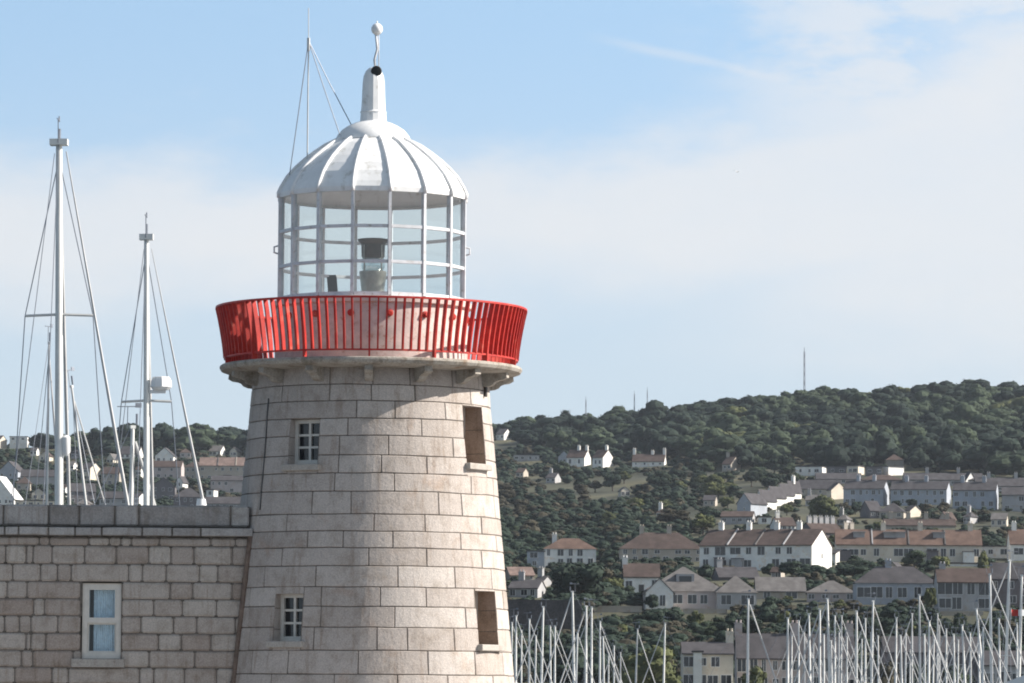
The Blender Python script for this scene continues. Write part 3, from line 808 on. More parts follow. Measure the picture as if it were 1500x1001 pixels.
def house(label, x0, x1, yb, ye, yr, wall='render_white', roof='slate', kind='gable', rot=0, dep=8, chim=(), wins=None, door=None,
          Y=None, cat='house', group=None, oh=.35, name='house', end_wins=0, dormers=(), foot=5):
    xc = (x0+x1)/2; Yh = Y if Y else solve(xc, yb, 640)
    s = Yh/F; W = (x1-x0)*s; hw = (yb-ye)*s; hr = (ye-yr)*s
    r = R(rot); dep = min(dep, W*1.2 if rot else dep)
    Ln = max(2.0, (W - dep*abs(math.sin(r)))/math.cos(r)) if rot else W
    q = at(xc, yb, Yh)
    e = empty(name, (q.x, Yh + dep/2*math.cos(r), q.z), r)
    a, d = Ln/2, dep/2
    wl_ = MB()
    if kind in ('gable', 'shed'):
        prof = [(-d, -foot), (d, -foot), (d, hw), (0, hw+hr-.05), (-d, hw)] if kind == 'gable' else [(-d, -foot), (d, -foot), (d, hw+hr-.05), (-d, hw)]
        vs = [(sx*a, y, z) for sx in (-1, 1) for y, z in prof]; n = len(prof)
        wl_.add(vs, [tuple(reversed(range(n))), tuple(range(n, 2*n))] + [(i, (i+1) % n, (i+1) % n+n, i+n) for i in range(n)])
    elif kind == 'front':
        prof = [(-a, -foot), (a, -foot), (a, hw), (0, hw+hr-.05), (-a, hw)]
        vs = [(x, y, z) for y in (-d, d) for x, z in prof]; n = 5
        wl_.add(vs, [tuple(range(n)), tuple(reversed(range(n, 2*n)))] + [(i, i+n, (i+1) % n+n, (i+1) % n) for i in range(n)])
    else:
        wl_.box((0, 0, (hw-foot)/2), (Ln, dep, hw+foot))
    wo = wl_.build('wall', M[wall], e)
    rf = MB(); T = .18
    if kind == 'gable':
        for sy in (-1, 1):
            sl = hr/d; y2 = sy*(d+oh); z2 = hw - oh*sl
            vs = [(sx*(a+.15), y, z) for sx in (-1, 1) for y, z in ((0, hw+hr), (y2, z2), (y2, z2+T), (0, hw+hr+T))]
            rf.add(vs, [(0, 1, 2, 3), (7, 6, 5, 4), (0, 4, 5, 1), (1, 5, 6, 2), (2, 6, 7, 3), (3, 7, 4, 0)])
    elif kind == 'front':
        for sx in (-1, 1):
            sl = hr/a; x2 = sx*(a+oh); z2 = hw - oh*sl
            vs = [(x, sy*(d+.15), z) for sy in (-1, 1) for x, z in ((0, hw+hr), (x2, z2), (x2, z2+T), (0, hw+hr+T))]
            rf.add(vs, [(0, 1, 2, 3), (7, 6, 5, 4), (0, 4, 5, 1), (1, 5, 6, 2), (2, 6, 7, 3), (3, 7, 4, 0)])
    elif kind == 'hip':
        A, B = a+oh, d+oh; rg_ = max(.3, A-B*1.0) if A > B else .2; z = hw-.05
        vs = [(-A, -B, z), (A, -B, z), (A, B, z), (-A, B, z), (-rg_, 0, hw+hr), (rg_, 0, hw+hr)]
        rf.add(vs, [(0, 1, 5, 4), (1, 2, 5), (2, 3, 4, 5), (3, 0, 4), (3, 2, 1, 0)])
    elif kind == 'shed':
        vs = [(sx*(a+.2), y, z) for sx in (-1, 1) for y, z in ((-d-oh, hw), (d+oh, hw+hr), (d+oh, hw+hr+T), (-d-oh, hw+T))]
        rf.add(vs, [(0, 1, 2, 3), (7, 6, 5, 4), (0, 4, 5, 1), (1, 5, 6, 2), (2, 6, 7, 3), (3, 7, 4, 0)])
    else:
        rf.box((0, 0, hw+.12), (Ln+.5, dep+.5, .25))
    ro = rf.build('roof', M[roof], e)
    for c in chim:
        fx, hc = (c, 1.6) if not isinstance(c, tuple) else c
        x = -a + fx*2*a; zt2 = hw+hr if kind != 'hip' else hw+hr
        lo_ = zt2-.8 if kind != 'hip' else hw; b = MB(); b.box((x, 0, (lo_+zt2+hc)/2), (1.1, .8, zt2+hc-lo_)); b.box((x, 0, zt2+hc+.06), (1.3, .95, .12))
        for k in (-.3, .3): b.tube([(x+k, 0, zt2+hc+.1), (x+k, 0, zt2+hc+.55)], .14, 6)
        b.build('chimney', M[wall if wall != 'render_dark' else 'render_grey'], ro)
    for fx in dormers:
        x = -a + fx*2*a; b = MB(); zz = hw+hr*.5; b.box((x, -d*.35, zz+.5), (2.6, 2.2, 1.2)); b.box((x, -d*.4, zz+1.18), (3.0, 2.7, .16))
        do = b.build('dormer', M['render_grey'], ro)
    if wins:
        n, rows_, ww, wh = wins
        for rr_ in range(rows_):
            z = hw*(rr_+.56)/rows_
            for i in range(n):
                x = -a + 2*a*(i+.5+random.uniform(-.12, .12))/n
                if n > 3 and random.random() < .16: continue
                ww, wh = wins[2]*random.choice((.6, .8, 1, 1, 1.15)), wins[3]*random.choice((.8, 1, 1, 1.1))
                if door is not None and rr_ == 0 and abs(i - door) < .5:
                    dm_ = MB(); dm_.box((x, -d-.02, 1.0), (1.0, .12, 2.05)); dm_.build('door', M['darkmetal'], e); continue
                add_window(e, x, -d-.01, z, ww, wh)
    if Ln > 20 and kind == 'gable' and hw > 2.5:
        rr = random.Random(int(x0*7+yb)); nu = int(Ln/rr.uniform(6, 8))
        for k in range(1, nu):
            x = -a + 2*a*k/nu; b = MB(); sl = hr/d; T2 = .42
            vs = [(x+sx*.14, y, z) for sx in (-1, 1) for y, z in ((-d-oh, hw-oh*sl+.05), (0, hw+hr+.05), (0, hw+hr+T2), (-d-oh, hw-oh*sl+T2))]
            b.add(vs, [(0, 1, 2, 3), (7, 6, 5, 4), (0, 4, 5, 1), (1, 5, 6, 2), (2, 6, 7, 3), (3, 7, 4, 0)]); b.build('party_wall', M[rr.choice(['render_grey', 'render_stone', 'slate_light'])], ro)
        for k in range(nu):
            if rr.random() < .55:
                x = -a + 2*a*(k+rr.uniform(.2, .8))/nu; b = MB(); wd, dp2, hh = rr.uniform(1.8, 3.4), rr.uniform(1.2, 2.6), rr.uniform(2.3, 2.8)
                hh = min(hh, hw*.62); b.box((x, -d-dp2/2-.02, hh/2-1), (wd, dp2, hh+2)); b.box((x, -d-dp2/2-.05, hh+.08), (wd+.3, dp2+.2, .16), mi=1)
                b.build('porch', [M[rr.choice(['render_white', 'render_cream', 'render_grey', 'render_pink', 'render_dark'])], M[rr.choice(['slate', 'tile_brown'])]], e)
    for k in range(end_wins):
        add_window(e, (a+.01)*(1 if rot <= 0 else -1), 0, hw*(k+.6)/max(1, end_wins), .9, 1.3, PI/2)
    tag(e, label, cat, group)
    HOUSES.append(dict(x0=x0, x1=x1, y0=yr, y1=yb, Y=Yh, e=e, label=label)); return e, Ln, dep, hw, hr
G1 = 'houses and buildings on the hillside'
def H(*a, **k): k.setdefault('group', G1); return house(*a, **k)

# right of the lighthouse, top rows first
H('small white house half hidden in trees just right of the lighthouse gallery', 727, 749, 645, 636, 628, 'render_white', 'slate', 'gable', rot=-25, wins=(2, 1, .9, 1.2))
H('low white flat-roofed house under the trees above the brown scrub', 752, 790, 676, 667, 665, 'render_grey', 'slate', 'flat', wins=(4, 1, 1.2, 1.2))
H('pale cottage wing left of the white twin-gabled villa', 818, 834, 682, 669, 661, 'render_blue', 'slate', 'front', wins=(1, 1, 1, 1.4))
H('white villa with brown roof and tall chimney on the wooded slope', 830, 866, 684, 670, 659, 'render_white', 'tile_brown', 'gable', rot=-20, chim=(.5, .95), wins=(2, 1, 1.1, 1.6))
H('bright white gabled house with chimney at the right end of the villa', 868, 899, 686, 670, 659, 'render_white', 'tile_brown', 'gable', rot=-32, chim=(.85,), wins=(2, 1, 1.0, 1.4))
H('low cottage with a white chimney at each end of its brown roof', 926, 977, 684, 676, 665, 'render_white', 'tile_brown', 'gable', chim=((.03, 2.0), (.6, 1.2), (.97, 2.0)), rot=-8, wins=(4, 1, .9, .9))
H('small brown cottage among trees with one pale chimney', 1058, 1086, 690, 680, 669, 'render_stone', 'tile_brown', 'gable', rot=-30, chim=(.1,), wins=(2, 1, 1, 1.1))
H('pale flat-roofed house at the foot of the wood, leftmost of the top row', 1165, 1212, 697, 684, 681, 'render_white', 'slate', 'flat', rot=-14, wins=(3, 1, 1.4, 1.2))
H('grey flat-roofed house in the top row between two whiter ones', 1213, 1240, 697, 684, 681, 'render_dark', 'slate', 'flat', wins=(2, 1, 1.6, 1.2))
H('small pale flat-roofed house in the top row beside a dark one', 1241, 1268, 697, 683, 680, 'render_cream', 'slate', 'flat', rot=-20, wins=(2, 1, 1.4, 1.2))
H('dark house front beside the brilliant white box of the top row', 1270, 1292, 698, 684, 681, 'render_dark', 'slate', 'flat', wins=(2, 1, 1.4, 1.2))
H('brilliant white box-shaped house below the dark wood', 1293, 1325, 697, 684, 681, 'render_white', 'slate', 'flat', rot=-55, dep=7)
H('small brown hipped house peeping over the white box', 1298, 1324, 684, 674, 665, 'render_stone', 'tile_brown', 'hip')
H('long grey roofed row behind the twin white gables, right of the white box', 1325, 1440, 712, 703, 693, 'render_grey', 'slate', 'gable', wins=(9, 1, 1.2, 1.0), chim=(.3, .7))
H('pale spire-gabled house above the right-hand terrace', 1412, 1428, 712, 705, 692, 'render_white', 'slate', 'gable', rot=-58, dep=7)
H('grey roofed row at the right edge behind the last terrace', 1430, 1530, 722, 712, 700, 'render_grey', 'slate', 'gable', wins=(7, 1, 1.2, 1.0), chim=(.2, .6))
H('low brown-grey roof left of the first terrace', 1168, 1228, 726, 716, 703, 'render_stone', 'slate', 'gable', rot=-10, wins=(4, 1, 1, 1))
H('low dark bungalow with pale wall behind the first terrace', 1196, 1262, 709, 702, 693, 'render_pink', 'slate', 'gable', wins=(4, 1, 1.2, 1.0))
H('low dark bungalow roof behind the middle of the first terrace', 1262, 1322, 710, 703, 695, 'render_dark', 'tile_brown', 'hip', wins=(4, 1, 1.2, 1.0))
TG = 'two-storey terraces on the upper slope'
H('pale blue-grey terrace with two rows of windows and a cream left gable', 1214, 1240, 732, 718, 707, 'render_cream', 'slate', 'gable', rot=-52, dep=8, group=TG)
H('long pale blue-grey terrace ending in a white gable', 1236, 1305, 741, 716, 704, 'render_blue', 'slate', 'gable', rot=-16, dep=9, wins=(6, 2, 1.2, 1.5), chim=(.3, .7), end_wins=1, group=TG)
H('second pale terrace, bright white gable with a dark arch below', 1305, 1396, 741, 717, 705, 'render_blue', 'slate', 'gable', rot=-14, dep=9, wins=(7, 2, 1.2, 1.5), chim=(.25, .6), end_wins=0, group=TG)
H('third pale terrace with a narrow white gable at its right end', 1396, 1466, 746, 718, 706, 'render_blue', 'slate', 'gable', rot=-11, dep=8, wins=(5, 2, 1.3, 1.5), chim=(.2, .7), group=TG)
H('grey terrace cut by the right edge of the picture', 1468, 1560, 751, 725, 714, 'render_grey', 'slate', 'gable', rot=-6, wins=(5, 2, 1.6, 1.4), group=TG)
SG = 'stepped row of gabled houses'
for i, (x0, x1, yb, ye, yr, l) in enumerate([
    (1080, 1125, 757, 737, 723, 'lowest gabled house of the stepped row, with a big blue-grey end wall'),
    (1107, 1139, 748, 731, 718, 'second house up in the stepped row climbing the slope'),
    (1122, 1153, 742, 726, 713, 'third house up in the stepped row, white lit wall'),
    (1138, 1165, 737, 722, 709, 'fourth house up in the stepped row below the topmost'),
    (1150, 1175, 732, 718, 705, 'topmost house of the stepped row with a white chimney')]):
    H(l, x0, x1, yb, ye, yr, 'render_blue' if i == 0 else 'render_white', 'slate', 'front', rot=-38, dep=8.5, wins=(1, 1, .9, 1.0), group=SG, chim=(.5,) if i == 4 else ())
H('low grey cottages below the stepped row', 1056, 1108, 768, 757, 749, 'render_grey', 'tile_brown', 'gable', wins=(4, 1, 1.2, 1.0), rot=-8)
H('small pale garage beside the stepped row', 1111, 1130, 768, 758, 755, 'render_white', 'slate', 'flat', wins=(1, 1, 1.4, 1.2), cat='garage', name='garage')
H('grey hipped bungalow with a pale wall below the terraces', 1288, 1332, 760, 750, 736, 'render_stone', 'slate', 'hip', rot=-12, wins=(3, 1, 1.4, 1.1))
H('little white gabled house right of the grey hipped bungalow', 1328, 1348, 758, 748, 741, 'render_cream', 'slate', 'gable', rot=-45)
H('dark sloping roof left of the grey hipped bungalow', 1262, 1292, 760, 748, 734, 'render_dark', 'slate', 'gable', rot=20, wins=(2, 1, 1.2, 1))
H('small house with pale peaked gable behind the orange terrace', 1347, 1366, 770, 764, 755, 'render_stone', 'tile_brown', 'front')
H('long low brown roof behind the orange terrace', 1296, 1400, 775, 770, 760, 'render_stone', 'tile_brown', 'gable', chim=(.1, .35, .6, .9))
H('cluster roof with many chimneys behind the big white gable', 1172, 1235, 790, 780, 766, 'render_dark', 'tile_brown', 'gable', rot=25, chim=(.1, .3, .5, .7, .9))
H('brown roof with dark slope between the white gable and orange terrace', 1222, 1264, 800, 796, 775, 'render_stone', 'tile_brown', 'gable', rot=30, chim=(.3, .8))
# middle rows
H('white house with an orange hipped roof above the big dark tree', 797, 873, 830, 804, 788, 'render_white', 'tile_orange', 'hip', rot=0, chim=((.2, .8),), wins=(5, 2, 1.3, 1.6))
H('blue-grey flat-roofed annex left of the orange-roofed white house', 772, 797, 832, 808, 805, 'render_blue', 'slate', 'flat', wins=(1, 2, 1.6, 1.4), name='annex')
H('long grey-brown roofed house at the left end of the brown terraces', 908, 1030, 825, 804, 779, 'render_stone', 'tile_brown', 'hip', chim=((.27, 1.3), (.6, 1.3)), wins=(8, 2, 1.3, 1.2), dep=11)
H('brown-roofed terrace with blue-white front and a huge white gable end', 1026, 1222, 836, 799, 775, 'render_white', 'tile_brown', 'gable', rot=-22, dep=14, wins=(8, 2, 2.2, 2.0), chim=(.1, .35, .6, .8), end_wins=1)
H('white flat-roofed porch block in front of the brown-roofed terrace', 1066, 1096, 829, 814, 812, 'render_white', 'slate', 'flat', rot=-18, dep=4, name='porch')
H('cream terrace under an orange tiled roof with box dormers', 1225, 1440, 824, 798, 776, 'render_cream', 'tile_orange', 'gable', rot=-2, dep=10, wins=(13, 1, 2.2, 1.8), dormers=(.16, .37, .44, .71), chim=(.33, .585, .93))
H('bright white lean-to between the great gable and the cream terrace', 1216, 1227, 828, 812, 806, 'render_white', 'slate', 'shed', rot=-30, dep=5, name='porch')
H('white house with long windows at the right edge below the orange roof', 1438, 1482, 818, 801, 795, 'render_white', 'slate', 'flat', wins=(4, 1, 1.8, 1.4), rot=-8)
H('white house with an orange roof cut by the right edge', 1480, 1560, 822, 797, 776, 'render_white', 'tile_orange', 'gable', wins=(4, 1, 2.0, 1.6), chim=(.1,))
H('pink-roofed sheds beside the lighthouse tower', 738, 783, 850, 843, 831, 'render_stone', 'tile_pink', 'gable', rot=10, wins=(3, 1, 1, .8))
H('small grey house below the pink roofs beside the tower', 745, 800, 876, 862, 850, 'render_grey', 'slate', 'gable', rot=-12, wins=(3, 1, 1.1, 1.2), chim=(.3,))
H('white gabled cottage left of the dormer bungalow', 914, 966, 872, 845, 826, 'render_white', 'tile_brown', 'gable', chim=((.04, 1.2),), wins=(3, 1, 1.2, 2.0), door=1)
e, Ln, dp_, hw_, hr_ = H('big grey-gabled dormer bungalow with white porch', 944, 1062, 893, 866, 829, 'render_pink', 'slate_light', 'hip', dep=15, wins=(6, 1, 1.7, 1.7))
fr_ = MB(); fr_.box((0.2, 0, hw_+hr_*.45), (3.2, 9.5, 2.2)); fr_.box((.2, -4.8, hw_+hr_*.45), (2.2, .1, 1.4), mi=1); fr_.build('dormer', [M['render_grey'], M['darkglass']], e)
H('white gabled porch wing on the front of the dormer bungalow', 946, 986, 895, 868, 848, 'render_white', 'slate_light', 'front', dep=5, wins=(1, 1, 1.8, 2.0), Y=HOUSES[-1]['Y']-5, name='porch')
H('garage wing with blue doors under a pale hipped roof', 1050, 1108, 893, 868, 843, 'render_grey', 'slate_light', 'hip', dep=9, wins=(2, 1, 2.4, 1.8), name='garage', cat='garage')
H('low dark roof behind the garage wing', 1045, 1112, 850, 846, 831, 'render_dark', 'slate', 'gable', rot=8, chim=(.1,))
H('low grey bungalow with one wide window behind a dark hedge', 1108, 1180, 878, 866, 846, 'render_stone', 'slate_light', 'gable', wins=(2, 1, 2.2, 1.4))
H('low grey roof left of the large hipped bungalow', 1182, 1258, 882, 868, 850, 'render_pink', 'slate_light', 'hip', rot=-5, wins=(4, 1, 1.2, 1.0))
H('large hipped bungalow with slate roof and pale blue-grey front', 1254, 1372, 886, 854, 829, 'render_blue', 'slate', 'hip', chim=((.42, .9),), wins=(6, 1, 2.2, 1.9))
H('brown-roofed house with a wide dark glazed front', 1374, 1452, 896, 853, 833, 'render_grey', 'tile_brown', 'gable', wins=(4, 2, 2.4, 2.2), chim=((.12, .8),))
H('long cream-capped white wall roof above the glazed house', 1380, 1436, 830, 826, 824, 'render_white', 'slate', 'flat', name='outbuilding', cat='outbuilding')
H('dark stone house at the right edge behind the tallest mast', 1450, 1545, 890, 848, 825, 'render_dark', 'slate', 'gable', rot=-10, wins=(4, 2, 1.4, 1.4))
# waterfront
H('cream two-storey house with a white pier at its left corner', 1000, 1074, 1012, 958, 942, 'render_cream', 'slate', 'gable', wins=(4, 2, 1.6, 1.5), Y=690, chim=(.95,))
H('tall white chimney-like stair tower on the cream waterfront house', 1016, 1028, 1012, 956, 953, 'render_white', 'slate', 'flat', dep=2, Y=686, name='stair_tower', cat='tower')
H('long pinkish white waterfront block with two rows of dark windows', 1080, 1252, 1016, 964, 930, 'render_pink', 'slate', 'gable', wins=(11, 2, 1.2, 1.8), Y=700, chim=(.02, .5, .97))
H('long slate-roofed shed behind the right-hand masts', 1296, 1438, 1010, 956, 934, 'render_dark', 'slate', 'gable', wins=(6, 1, 2, 1.6), Y=705, name='long_shed', cat='shed')
H('low grey quayside building at the right edge', 1440, 1560, 1015, 975, 955, 'render_grey', 'slate', 'gable', wins=(6, 1, 2, 1.6), Y=700)

# left of the lighthouse
GL = 'houses on the hill left of the lighthouse'
for a in [
 ('small cream house at the far left skyline', -20, 8, 655, 645, 638, 'render_cream', 'slate', 'gable', -20),
 ('long white flat-roofed house high on the left skyline', 14, 40, 647, 640, 638.5, 'render_white', 'slate', 'flat', 0),
 ('dark blue-grey gabled house at the left edge above the white boat', -2, 34, 704, 690, 676, 'render_blue', 'slate', 'front', -15),
 ('long dark roofed row left of the tallest mast', 30, 82, 712, 698, 688, 'render_grey', 'slate', 'gable', 0),
 ('small pale house under the row left of the tallest mast', 24, 44, 722, 708, 698, 'render_stone', 'tile_brown', 'hip', 0),
 ('cream gabled house between the two leaning stays', 118, 145, 705, 686, 678, 'render_cream', 'slate', 'gable', -25),
 ('pale house left of the short white mast', 148, 180, 712, 694, 684, 'render_stone', 'tile_brown', 'gable', -10),
 ('bright white gabled house right of the radar mast', 227, 257, 680, 668, 656, 'render_white', 'slate', 'front', -6),
 ('long pinkish row below the bright white gable', 218, 268, 702, 684, 675, 'render_pink', 'tile_brown', 'gable', -5),
 ('pale gabled house left of the sandstone terrace', 270, 300, 704, 684, 674, 'render_stone', 'tile_brown', 'hip', -10),
 ('long sandstone coloured terrace next to the tower edge', 292, 372, 706, 682, 670, 'render_stone', 'tile_pink', 'gable', 0),
 ('lower terrace with pale band in front of the sandstone terrace', 308, 372, 724, 704, 697, 'render_pink', 'slate', 'gable', -5),
 ('small white fronted house left of the leaning stay foot', 258, 274, 722, 706, 698, 'render_white', 'slate', 'front', -20),
 ('dark gabled house behind the radar mast foot', 222, 256, 735, 712, 700, 'render_dark', 'slate', 'front', 0),
 ('small white house in front of the lower terrace', 302, 318, 738, 718, 714, 'render_white', 'slate', 'flat', -15),
 ('dark roofed boat store by the leaning stay foot', 254, 296, 748, 728, 714, 'render_dark', 'slate', 'hip', 0),
 ('white steep-roofed building with a dark window at the left edge above the parapet', -30, 30, 752, 730, 698, 'render_white', 'boardwhite', 'front', -15),
 ('low pale flat building along the parapet left of the tallest mast', 22, 80, 756, 734, 728, 'render_cream', 'slate', 'flat', 0),
 ('grey harbour shed just above the parapet left of the tower', 296, 372, 756, 738, 728, 'render_grey', 'slate', 'gable', 0),
 ('grey roofed house between short mast and leaning stays', 96, 140, 738, 720, 708, 'render_dark', 'slate', 'gable', 12),
 ('low grey building above the parapet beside the short mast', 145, 190, 752, 730, 720, 'render_grey', 'slate', 'gable', -8)]:
    l, x0, x1, yb, ye, yr, wm, rm, kd, ro_ = a
    H(l, x0, x1, yb, ye, yr, wm, rm, kd, rot=ro_, wins=(max(1, int((x1-x0)/9)), 1 if yb-ye < 16 else 2, 1.1, 1.2), group=GL)

rnd_h = random.Random(77)
extra = [('tiny white house high among the trees, near the left edge', 44, 56, 668, 660), ('pale bungalow under the trees left of the tallest mast', 58, 76, 676, 668), ('small cream house right of the tallest mast', 98, 112, 690, 681),
 ('white cottage half way up, left of the cream gabled house', 104, 118, 672, 664), ('pale block between the short mast and radar mast', 198, 210, 700, 688), ('little stone house above the pale house by the short mast', 156, 176, 680, 672),
 ('long pale row under the ridge left of the bright white gable', 176, 208, 672, 665), ('small pink house right of the bright white gable', 262, 280, 672, 663), ('white bungalow under the ridge above the sandstone terrace', 306, 330, 668, 661),
 ('grey house near the tower edge above the sandstone terrace', 336, 352, 670, 661), ('cream house low down just right of the tallest mast', 88, 104, 728, 715), ('pale shed low down between the leaning stays', 112, 134, 748, 738),
 ('white house low down right of the short mast', 196, 212, 742, 728), ('cream cottage at the left below the dark row', 44, 66, 734, 723)]
for k, (l, x0, x1, yb, ye) in enumerate(extra):
    w_ = x1-x0
    H(l, x0, x1, yb, ye, ye-w_*.35, ['render_white', 'render_cream', 'render_white', 'render_pink'][k % 4], ['slate', 'tile_brown', 'slate_light'][k % 3], ['gable', 'front', 'gable', 'hip'][k % 4], rot=rnd_h.choice([-25, -15, -10, 5]), wins=(max(2, w_//8), 1, 1.1, 1.2), group=GL)
extra = [('small pale cottage in the scrub right of the tower, under the flat-roofed house', 756, 774, 700, 692), ('grey bungalow alone in the scrub below the villa', 800, 822, 708, 700), ('little cream house at the right of the olive clearing', 906, 922, 728, 719),
 ('small white cottage half hidden above the grey-brown roofed house', 962, 980, 760, 751), ('low stone cottage in trees left of the stepped row', 1030, 1052, 742, 733), ('small grey house between the stepped row and the terraces', 1180, 1204, 742, 733),
 ('cream bungalow among bushes below the second terrace', 1376, 1402, 768, 759), ('small white house below the third terrace', 1412, 1434, 768, 757), ('grey house among shrubs near the right edge above the orange roof', 1452, 1480, 772, 761),
 ('long low grey house between the stepped row and the great terrace', 1130, 1166, 778, 770), ('small pale house squeezed below the cream terrace', 1300, 1326, 842, 833), ('brown roofed cottage by the yellow-green tree below the first terrace', 1226, 1250, 770, 761),
 ('narrow grey house behind the garage wing bushes', 1130, 1150, 848, 838), ('low pale house between the pink-roofed sheds and the big dark tree', 786, 806, 860, 851)]
for k, (l, x0, x1, yb, ye) in enumerate(extra):
    w_ = x1-x0
    H(l, x0, x1, yb, ye, ye-w_*.33, ['render_stone', 'render_grey', 'render_cream', 'render_white', 'render_stone', 'render_grey'][k % 6], ['tile_brown', 'slate', 'slate_light'][k % 3], ['gable', 'gable', 'front', 'hip'][k % 4], rot=rnd_h.choice([-30, -20, -10, 12]), wins=(max(2, w_//8), 1, 1.1, 1.2), chim=(.2,) if k % 2 else ())

# dark retaining walls on the lower slope
def ret_wall(label, x0, x1, yb, yt, mat, Y=None):
    Yw = Y or solve((x0+x1)/2, yb); a, b = at(x0, yb, Yw), at(x1, yb, Yw); s = Yw/F
    e = MB(); h = (yb-yt)*s; L_ = b.x-a.x
    e.box((0, 0, h/2-2), (L_, .6, h+4)); e.box((0, 0, h+.08), (L_+.1, .8, .16))
    n = int(L_/6)
    for i in range(n): e.box((-L_/2+(i+.5)*L_/n, -.38, h/2-2), (.5, .2, h+3.9))
    o = e.build('retaining_wall', M[mat]); o.location = ((a.x+b.x)/2, Yw, a.z); tag(o, label, 'wall', 'garden and retaining walls')
    HOUSES.append(dict(x0=x0, x1=x1, y0=yt, y1=yb, Y=Yw, e=o, label=label))
ret_wall('high dark stone retaining wall beside the tower below the big tree', 742, 852, 925, 880, 'rubble')
ret_wall('pale low lane wall in front of the dormer bungalow', 872, 940, 897, 889, 'render_stone')
ret_wall('low pale garden wall under the dormer bungalow windows', 1000, 1065, 899, 893, 'render_stone')
ret_wall('white garden wall in front of the glazed house', 1376, 1440, 902, 897, 'render_stone')

# ------------------------------------------------------------------ trees
place_tree('pine', 829, 612, 30, 32, what='wind-bent pine tree alone on the skyline right of the lighthouse')
place_tree('pine', 796, 620, 34, 26, what='low spreading pine on the skyline next to the wind-bent one')
place_tree('cypress', 1018, 672, 8, 32, what='left one of two slender pale cypresses below the ridge')
place_tree('cypress', 1028, 674, 9, 36, what='right one of two slender pale cypresses below the ridge')
place_tree('dark', 848, 892, 104, 78, 0, what='big dark spreading tree above the retaining wall')
place_tree('brown', 875, 872, 60, 48, 1, what='brownish tree on the right flank of the big dark tree')
place_tree('light', 900, 880, 40, 40, 1, what='yellow-green tree left of the dormer bungalow')
place_tree('bush', 958, 1012, 115, 92, 2, Y=655, what='great yellow-green bush on the waterfront left of the cream house')
place_tree('light', 915, 1010, 50, 60, 0, Y=660, what='pale green tree at the foot of the slope behind the marina masts')
place_tree('light', 1205, 770, 50, 46, 0, what='yellow-green round tree below the first pale terrace')
place_tree('brown', 985, 775, 62, 32, 2, what='brownish pink-topped tree behind the grey-brown roofed house')
place_tree('light', 1030, 785, 44, 34, 2, what='pale grey-green tree right of the brownish one behind the roofs')
place_tree('dark', 1160, 850, 55, 30, 1, what='dark garden tree in front of the blue-white terrace')
place_tree('light', 1378, 838, 34, 28, 1, what='bright green tree in front of the cream terrace')
place_tree('mid', 1340, 838, 44, 34, 2, what='mid green tree in front of the cream terrace porch')
place_tree('dark', 1445, 812, 50, 26, 2, what='dark tree right of the orange terrace roof')
place_tree('dark', 1250, 850, 62, 24, 0, what='dark garden tree below the great white gable')
place_tree('light', 1440, 850, 22, 44, 0, what='narrow yellow-green tree behind the glazed house')
place_tree('light', 1364, 905, 22, 52, 1, what='narrow light tree between the hipped bungalow and the glazed house')
place_tree('dark', 955, 898, 26, 30, 2, what='dark round bush left of the white porch')
place_tree('bush', 1105, 1018, 44, 56, 2, Y=665, what='brownish green bush in front of the pinkish waterfront block')
place_tree('brown', 1300, 1015, 46, 62, 0, Y=660, what='rust-tinged tree in front of the slate-roofed shed')
place_tree('dark', 1345, 1015, 60, 58, 1, Y=668, what='dark tree in front of the long shed behind the masts')
place_tree('mid', 1400, 1015, 60, 55, 0, Y=665, what='mid green tree in front of the long shed, right of the dark one')
rnd = random.Random(21)
def blocked(px, base, w, h, Yt, lim=.22):
    x0, x1, y0, y1 = px-w*.42, px+w*.42, base-h, base
    for hh in HOUSES:
        if hh['Y'] < Yt - 2: 
            continue
        ox = min(x1, hh['x1'])-max(x0, hh['x0']); oy = min(y1, hh['y1'])-max(y0, hh['y0'])
        if ox > 1.5 and oy > (hh['y1']-hh['y0'])*lim + 1: return True
    for hh in HOUSES:      # not standing inside a house
        if abs(hh['Y']+4-Yt) < 9 and hh['x0']-2 < px < hh['x1']+2: return True
    return False
def scatter(n, xr, yr, wr, hr, kinds, fn=None):
    k = 0; tries = 0
    while k < n and tries < n*30:
        tries += 1
        px = rnd.uniform(*xr); base = rnd.uniform(*yr)
        if fn and not fn(px, base): continue
        w = rnd.uniform(*wr); h = w*rnd.uniform(*hr); Yt = solve(px, base)
        if Yt >= 2290 or blocked(px, base, w, h, Yt, .38): continue
        kd = rnd.choice(kinds); place_tree(kd, px, base, w, h, rnd.randrange(3), Y=Yt); k += 1
# hedge bank between the bungalows and the waterfront
for i in range(46):
    px = 865+i*14.2+rnd.uniform(-5, 5)
    place_tree(['dark', 'dark', 'mid', 'bush'][rnd.randrange(4)], px, rnd.uniform(925, 948), rnd.uniform(26, 42), rnd.uniform(26, 38), rnd.randrange(3))
for i in range(14):
    px = 750+i*10+rnd.uniform(-4, 4)
    place_tree(rnd.choice(['dark', 'dark', 'brown', 'mid']), px, rnd.uniform(950, 1000), rnd.uniform(28, 44), rnd.uniform(26, 40), rnd.randrange(3))
scatter(34, (735, 910), (700, 800), (20, 36), (.6, .85), ['dark', 'brown', 'mid', 'brown'])
scatter(26, (735, 800), (770, 880), (16, 30), (.7, 1.0), ['dark', 'dark', 'mid'])
scatter(18, (880, 935), (750, 880), (16, 30), (.7, 1.0), ['dark', 'light', 'mid'])
scatter(38, (900, 1080), (695, 775), (24, 42), (.6, .8), ['dark', 'mid', 'dark', 'light'])
scatter(55, (1085, 1500), (715, 805), (10, 24), (.6, .95), ['dark', 'mid', 'brown', 'light'])
scatter(48, (1080, 1500), (828, 905), (12, 30), (.55, .85), ['dark', 'mid', 'dark', 'light'])
